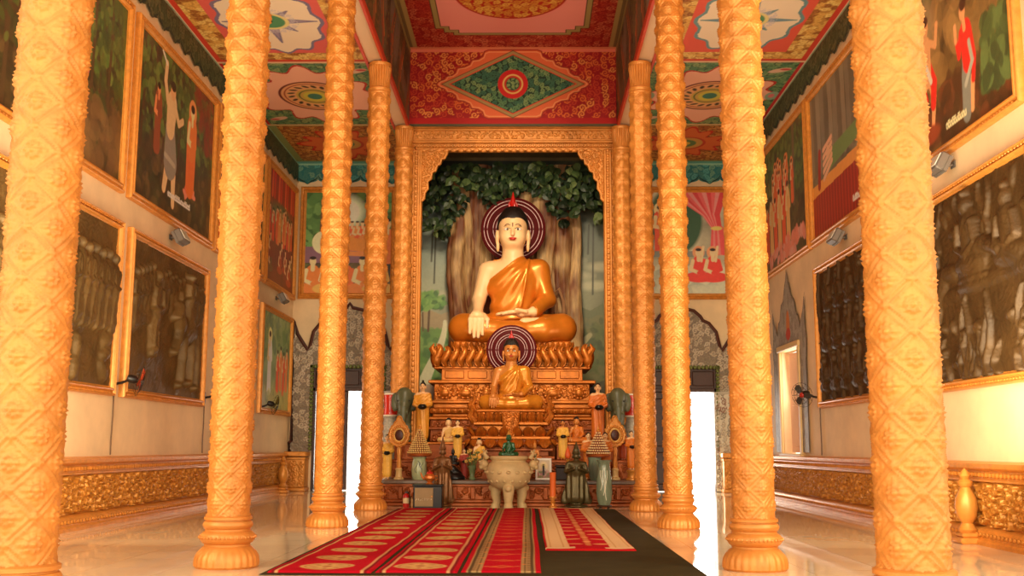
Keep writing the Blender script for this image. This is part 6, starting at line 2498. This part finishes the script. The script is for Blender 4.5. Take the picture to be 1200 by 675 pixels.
# ------------------------------------------------------------------ offerings and furniture before the altar
def censer():
    t = thing('stone_censer', 'large pale stone censer on three thick legs before the altar', 'censer', (0, 22.12, 0))
    st = mat('pale_stone', (206, 178, 126), .6, var=.3, vscale=6, bump=.25, bscale=30)
    MB().lathe([(0, .36), (.20, .37), (.34, .44), (.43, .56), (.465, .70), (.45, .82), (.40, .90), (.35, .93), (.345, .955), (.37, .97), (.395, 1.0), (.395, 1.035), (.37, 1.045), (.34, 1.03), (.32, .97), (0, .96)], 48).build('bowl', st, t)
    for k in range(3):
        a = -PI / 2 + k * 2 * PI / 3
        ux, uy = math.cos(a), math.sin(a)
        mb = MB().tube([(.24 * ux, .24 * uy, .52), (.30 * ux, .30 * uy, .38), (.31 * ux, .31 * uy, .26), (.28 * ux, .28 * uy, .12), (.31 * ux, .31 * uy, .05), (.32 * ux, .32 * uy, .0)], [.11, .12, .10, .078, .095, .10], 14)
        mb.ell((.40 * ux, .40 * uy, .40), (.07, .07, .07), 10, 7)
        mb.build('leg', st, t)
    for s in (-1, 1):
        mb = MB().tube([(s * .40, 0, .78), (s * .52, 0, .84), (s * .56, 0, .95), (s * .53, 0, 1.06), (s * .47, 0, 1.12), (s * .53, -.02, 1.17)], [.07, .075, .07, .06, .05, .02], 10)
        mb.ell((s * .50, -.03, .88), (.09, .10, .09), 10, 7).ell((s * .56, -.05, .82), (.05, .06, .05), 8, 6)
        mb.tube([(s * .44, -.05, 1.0), (s * .5, -.08, 1.1), (s * .45, -.08, 1.16)], [.05, .035, .01], 8)
        mb.build('handle', st, t)
    MB().lathe([(0, .962), (.31, .962), (.31, .972), (0, .985)], 32).build('ash', mat('grey_ash', (150, 136, 116), .95), t)
    rl = MB()
    for k in range(16):
        a = 2 * PI * k / 16
        rl.ell((.455 * math.cos(a), .455 * math.sin(a), .72), (.05, .05, .035), 8, 6)
        rl.ell((.40 * math.cos(a + .2), .40 * math.sin(a + .2), .55), (.04, .04, .04), 8, 6)
    rl.build('relief_bosses', st, t)


censer()


def bead_cone(label, loc, R, H, bands, m1, m2):
    t = thing('bead_cone', label, 'offering', loc, 0, 'conical beaded offerings')
    MB().lathe([(0, 0), (R * .98, 0), (R * 1.02, .03), (R * .96, .07), (0, H * .93)], 28).build('core', mat('red_brown_core', (120, 44, 20), .5), t)
    MB().lathe([(R * .7, -.0), (R * 1.05, .015), (R * 1.08, .05), (R * 1.0, .075)], 28, cap=False).build('rim', REDGOLD, t)
    bm = MB()
    for j in range(bands):
        f = j / bands
        r = R * (1 - f) * .98 + .012
        n = max(5, int(2 * PI * r / .048))
        for k in range(n):
            a = 2 * PI * (k + .5 * (j % 2)) / n
            bm.ell((r * math.cos(a), r * math.sin(a), .085 + (H * .90 - .085) * f), (.021, .021, .019), 6, 4)
    bm.build('bead_covering', m1, t)
    MB().lathe([(0, H * .86), (.03, H * .87), (.035, H * .92), (.015, H * .95), (.02, H * .98), (0, H * 1.06)], 10).build('finial', m2, t)


BEAD = mat('gold_white_beads', (232, 196, 120), .35, .15)
bead_cone('cone of gold beads on a pale green vase, left of the bronze figure', (-1.91, 22.98, 1.02), .24, .66, 12, BEAD, GOLD2)
bead_cone('pyramid cone of gold beads behind the tall grey-green floor vase', (1.88, 23.02, 1.02), .24, .62, 9, mat('cream_beads', (236, 206, 150), .4, .1), GOLD2)


def vase(label, loc, prof, m, marks=None, group='glazed vases'):
    t = thing('glazed_vase', label, 'vase', loc, 0, group)
    MB().lathe(prof, 36).build('body', m, t)
    if marks:
        mm, ry, zs = marks
        mb = MB()
        for (a, z, s, l) in zs:
            r = np.interp(z, [p[1] for p in prof[1:]], [p[0] for p in prof[1:]]) + .002
            pts = []
            for q in np.linspace(0, 1, 8):
                aa = a + s * .18 * math.sin(q * 5)
                zz = z + l * q
                rr = np.interp(zz, [p[1] for p in prof[1:]], [p[0] for p in prof[1:]]) + .001
                pts.append((rr * math.cos(aa), rr * math.sin(aa), zz))
            mb.tube(pts, .007, 5)
        mb.build('painted_marks', mm, t)
    return t


GLZ = mat('pale_green_glaze', (166, 172, 130), .25, var=.3, vscale=7)
GLZ2 = mat('grey_green_glaze', (122, 134, 110), .2, var=.4, vscale=4, stretch=(4, 4, .6))
DK = mat('dark_glaze_marks', (44, 46, 30), .3)
vase('pale green vase with dark brush marks under the left bead cone', (-1.91, 22.98, .535), [(0, 0), (.13, 0), (.15, .06), (.165, .2), (.15, .36), (.13, .43), (.15, .465), (.16, .48), (.0, .48)], GLZ,
     (DK, .15, [(-1.3, .1, 1, .25), (-1.9, .15, -1, .2), (-1.5, .3, 1, .1), (-1.1, .22, -1, .15)]))
vase('small grey vase beside the tall floor vase under the right bead cone', (1.80, 23.02, .535), [(0, 0), (.09, 0), (.12, .1), (.14, .25), (.13, .40), (.15, .47), (.15, .48), (0, .48)], GLZ2)
tv = vase('tall grey-green floor vase with white streaks on a small dark stand', (1.95, 22.32, .06), [(0, 0), (.11, 0), (.145, .08), (.165, .25), (.155, .5), (.13, .7), (.115, .80), (.125, .86), (.16, .90), (.155, .905), (.10, .88), (0, .86)], GLZ2,
          (mat('white_glaze', (226, 222, 200), .3), .15, [(-1.75, .2, 1, .5), (-1.35, .1, -1, .6), (-2.1, .3, 1, .4), (-1.55, .25, .5, .5)]))
t_ = thing('vase_stand', 'small dark carved stand under the tall floor vase', 'stand', (1.95, 22.32, 0))
mb = MB().lathe([(0, .03), (.15, .03), (.16, .045), (.15, .06), (0, .06)], 24)
for k in range(4):
    a = k * PI / 2 + .78
    mb.ell((.12 * math.cos(a), .12 * math.sin(a), .018), (.03, .03, .018), 8, 6)
mb.build('round_stand', mat('dark_stand_wood', (60, 36, 22), .4), t_)


def flower_vase():
    t = thing('flower_vase', 'green vase of yellow flowers left of the stone censer', 'vase', (-.79, 23.05, .535))
    MB().lathe([(0, 0), (.07, 0), (.075, .03), (.05, .07), (.06, .16), (.085, .26), (.09, .30), (.07, .30), (0, .27)], 20).build('body', mat('celadon_glaze', (120, 140, 96), .25, var=.3), t)
    rng = random.Random(4)
    st, fl = MB(), MB()
    for k in range(26):
        a, r, z = rng.random() * 6.28, .03 + .12 * rng.random(), .36 + .27 * rng.random()
        p = (r * math.cos(a), r * math.sin(a) * .7, z)
        st.tube([(p[0] * .3, p[1] * .3, .26), (p[0] * .8, p[1] * .8, z * .7), p], .006, 5)
        if k % 3 == 2:
            st.ell(p, (.05, .03, .02), 8, 5)
        else:
            for q in range(5):
                b = q * 1.257
                fl.ell((p[0] + .022 * math.cos(b), p[1] - .01, p[2] + .022 * math.sin(b)), (.017, .012, .017), 6, 4)
    st.build('stems', mat('flower_stem', (96, 110, 50), .6), t)
    fl.build('blossoms', mat('yellow_blossom', (222, 176, 80), .6, var=.4, vscale=20), t)


flower_vase()


def leaf_ornament(label, loc, sc, mirror=1):
    t = thing('leaf_ornament', label, 'ornament', loc, 0, 'gold leaf-shaped ornaments on stands')
    t.scale = (sc, sc, sc)
    MB().lathe([(0, 0), (.10, 0), (.10, .03), (.07, .05), (.06, .16), (.075, .2), (.05, .23), (0, .23)], 16).build('base', mat('cream_gold_paint', (232, 196, 130), .4, .1), t)
    MB().lathe([(.045, .22), (.05, .3), (.04, .45), (.05, .58), (.03, .66), (0, .67)], 14).build('pole', GOLD2, t)
    out = []
    for a in np.linspace(0, 2 * PI, 72, endpoint=False):
        r = .205 + .016 * abs(math.sin(a * 9))
        up = max(0, math.cos(a)) ** 14 * .13
        out.append((r * math.sin(a) * (1 - .12 * max(0, math.cos(a))), .90 + (r * 1.12 + up) * math.cos(a)))
    lf = MB().prism(out, -.05, .02).tube([(x, -.055, z) for x, z in out], .016, 6, True).build('leaf', GOLD2, t)
    bs = MB()
    for k in range(22):
        a = 2 * PI * k / 22
        bs.ell((.145 * math.sin(a), -.06, .89 + .165 * math.cos(a)), (.028, .02, .028), 8, 5)
    bs.build('bosses', GOLD2, lf)
    MB().ell((0, -.055, .88), (.085, .02, .11), 20, 8).build('dark_centre', mat('dark_red_centre', (72, 26, 14), .4), t)
    MB().tube([(.10 * math.sin(a), -.06, .88 + .13 * math.cos(a)) for a in np.linspace(0, 2 * PI, 28, endpoint=False)], .014, 6, True).build('centre_ring', mat('pale_gold_paint', (244, 206, 120), .35, .2), t)


leaf_ornament('gold leaf-shaped ornament with dark centre at the left end of the altar', (-2.37, 23.22, .535), 1.06)
leaf_ornament('gold leaf-shaped ornament with dark centre partly behind the right bead cone', (2.28, 23.60, .535), 1.08)


def elephant(label, loc, s):
    t = thing('elephant_statue', label, 'statue', loc, 0, 'dark elephant statues flanking the altar')
    h = .022
    B = Sdf((-.36, -.42, 0), (.36, .32, 1.32), h)
    B.ell((0, .02, 1.02), (.20, .20, .24), 0)
    B.ell((0, -.08, .86), (.15, .15, .22), .06)
    B.cap((0, -.16, .78), (0, -.20, .45), .115, .07, .05)
    B.cap((0, -.20, .45), (0, -.14, .16), .07, .05, .04)
    B.cap((0, -.14, .16), (0, -.24, .06), .05, .045, .03)
    B.cap((0, .12, .75), (0, .10, .10), .17, .13, .06)
    for q in (-1, 1):
        B.ell((q * .21, .02, .92), (.10, .04, .22), .04)
        B.cap((q * .09, -.18, .72), (q * .12, -.30, .62), .025, .012, .02)
        B.cap((q * .10, .04, .34), (q * .10, -.02, .05), .075, .07, .05)
    B.S = np.maximum(B.S, .012 - B.grid()[2])
    V, Q = B.mesh()
    V[:, 2] -= V[:, 2].min()
    m = mat('dark_green_stone', (86, 88, 62), .4, var=.5, vscale=5)
    b = np_obj('body', (V, Q), m, t)
    em = MB()
    for q in (-1, 1):
        em.ell((q * .13, -.17, .93), (.02, .015, .02), 8, 5)
    em.build('eyes', BLACK, b)


elephant('dark green elephant statue behind the left standing monk', (-2.44, 24.62, 1.33), 1)
elephant('dark grey-green elephant statue behind the right standing monk', (2.44, 24.62, 1.33), 1)


def red_drum(side, label1, label2):
    x = 2.80 * side
    t = thing('patterned_urn', label2, 'urn', (x, 25.02, 0), 0, 'grey patterned urns beside the altar')
    MB().lathe([(0, 0), (.17, 0), (.17, .06), (.13, .1), (.13, 1.25), (.16, 1.3), (.16, 1.34), (.15, 1.36), (.17, 1.5), (.17, 1.75), (.14, 1.88), (.15, 1.92), (0, 1.92)], 28).build('body', mat('grey_speckled_stone', (176, 164, 146), .55, var=.7, vscale=22), t)
    d = thing('red_drum', label1, 'drum', (x, 25.02, 1.92), 0, 'red drums on urns')
    MB().lathe([(0, 0), (.16, 0), (.175, .03), (.165, .1), (.15, .26), (.165, .42), (.175, .50), (.16, .53), (0, .53)], 32).build('shell', mat('red_drum_lacquer', (206, 44, 26), .25), d)
    MB().lathe([(.16, -.0), (.182, .0), (.182, .035), (.172, .035)], 32, cap=False).lathe([(.172, .495), (.182, .495), (.182, .53), (.16, .535), (0, .535)], 32, cap=False).build('rims', mat('pale_drum_skin', (226, 206, 180), .5), d)


red_drum(-1, 'red drum with pale rims beside the left dark elephant', 'pale speckled urn under the left red drum')
red_drum(1, 'red drum with pale rims beside the right dark elephant', 'grey speckled urn under the right red drum')


def safe_box():
    t = thing('donation_box', 'black box with a beige front panel on the floor left of the carpets', 'box', (-1.62, 22.05, 0))
    MB().box((-.29, -.2, 0), (.29, .2, .44), .012).box((-.31, -.22, .44), (.31, .22, .475), .01).build('body', BLACK, t)
    pn = MB().box((-.26, -.212, .04), (.11, -.198, .41), .006).build('front_panel', mat('beige_panel', (150, 118, 72), .5, var=.2), t)
    mb = MB()
    rng = random.Random(2)
    for k in range(8):
        x = -.24 + k * .042
        for q in range(2):
            mb.tube([(x + .03 * rng.random(), -.2135, .155 + .05 * rng.random()), (x + .03 * rng.random(), -.2135, .155 + .05 * rng.random())], .004, 4)
    mb.build('worn_script', mat('pale_script_paint', (216, 200, 170), .5), pn)
    MB().lathe([(0, -.004), (.012, -.004), (.016, .0), (.012, .004), (0, .004)], 10, (.085, -.215, .24), 'Y').build('knob', GOLD2, t)


safe_box()


def ewer():
    t = thing('ewer', 'small red and gold ewer standing on the black box', 'ewer', (-1.60, 22.02, .475))
    MB().lathe([(0, 0), (.07, 0), (.075, .015), (.045, .04), (.08, .07), (.115, .12), (.11, .165), (.07, .195), (.075, .21), (0, .21)], 24).build('body', mat('copper_gold', (206, 116, 50), .35, .4), t)
    MB().lathe([(0, .21), (.075, .21), (.06, .24), (.02, .255), (.02, .27), (0, .28)], 18).build('lid', REDP, t)
    MB().tube([(-.10, 0, .10), (-.15, 0, .14), (-.17, 0, .20), (-.19, 0, .23)], [.025, .02, .014, .012], 8).build('spout', mat('copper_gold', (206, 116, 50), .35, .4), t)
    MB().tube([(.10, 0, .17), (.16, 0, .16), (.165, 0, .10), (.11, 0, .08)], .012, 8).build('handle', mat('copper_gold', (206, 116, 50), .35, .4), t)


ewer()


def extinguisher():
    t = thing('fire_extinguisher', 'small red fire extinguisher on the floor left of the black box', 'extinguisher', (-2.10, 22.30, 0))
    MB().lathe([(0, 0), (.062, 0), (.066, .01), (.066, .225), (.055, .255), (.03, .27), (.022, .285), (0, .285)], 24).build('cylinder', REDP, t)
    MB().lathe([(.0665, .08), (.0675, .08), (.0675, .19), (.0665, .19)], 24, cap=False).build('label_band', mat('pale_label', (232, 200, 150), .5), t)
    MB().box((-.03, -.015, .283), (.03, .015, .31), .005).box((-.02, -.012, .31), (.055, .012, .322), .004).build('valve', BLACK, t)
    MB().tube([(.03, 0, .30), (.075, -.03, .27), (.08, -.035, .16), (.075, -.03, .10)], .009, 8).build('hose', BLACK, t)


extinguisher()
t_ = thing('standing_figurine', 'tiny cream figurine on the floor between the red extinguisher and black box', 'statue', (-1.985, 22.34, 0), 0, GRP)
np_obj('body', (STAND_COARSE['body'][0] * .115, STAND_COARSE['body'][1]), mat('cream_figurine', (226, 170, 110), .5), t_)
np_obj('robe', (STAND_COARSE['robe'][0] * .115, STAND_COARSE['robe'][1]), mat('cream_figurine', (226, 170, 110), .5), t_)


def photo():
    t = thing('framed_picture', 'white framed picture of a pale figure standing right of the stone censer', 'picture', (.72, 23.05, .535))
    L = Matrix.Rotation(math.radians(-8), 4, 'X')
    MB().box((-.17, -.012, .0), (.17, .012, .045), .006, L).box((-.17, -.012, .415), (.17, .012, .46), .006, L).box((-.17, -.012, .045), (-.13, .012, .415), .006, L).box((.13, -.012, .045), (.17, .012, .415), .006, L).build('frame', WHITEP, t)
    MB().box((-.02, .01, .02), (.02, .03, .30), .004).build('easel_leg', mat('dark_box_wood', (44, 24, 14), .5), t)
    P = Paint(.27, .38, .006, (214, 196, 168), 15)
    P.blend((P.Y < .12).astype(float), (150, 140, 96))
    P.ell(.135, .25, .09, .10, (236, 214, 170))
    P.seated(.135, .05, .25, (206, 190, 170), (226, 190, 150), halo=(226, 206, 130))
    P.dabs(40, (.01, .02, .26, .14), .02, [(176, 110, 120), (120, 130, 80), (200, 160, 150)], alpha=.7)
    A = np.array(L)

    def f(u, v):
        x, y, z = u - .135, 0 * u - .004, v + .04
        return x, A[1][1] * y + A[1][2] * z, A[2][1] * y + A[2][2] * z
    grid_part('print', P.U, P.V, f, PAINT, t, colors=P.C)


photo()
t_ = thing('candle', 'thick orange candle on a gold stand right of the stone censer', 'candle', (.90, 22.32, .23))
MB().lathe([(0, 0), (.06, 0), (.062, .02), (.064, .46), (.07, .475), (.062, .485), (.02, .47), (0, .47)], 22).build('wax', mat('orange_wax', (232, 112, 48), .45), t_)
MB().tube([(0, 0, .47), (.004, 0, .49), (.008, 0, .505)], .004, 5).build('wick', BLACK, t_)
t_ = thing('candle_stand', 'turned gold stand under the orange candle', 'stand', (.90, 22.32, 0))
MB().lathe([(0, 0), (.085, 0), (.085, .025), (.05, .045), (.04, .09), (.06, .12), (.04, .15), (.045, .19), (.08, .205), (.08, .23), (0, .23)], 22).build('turned_base', GOLD2, t_)
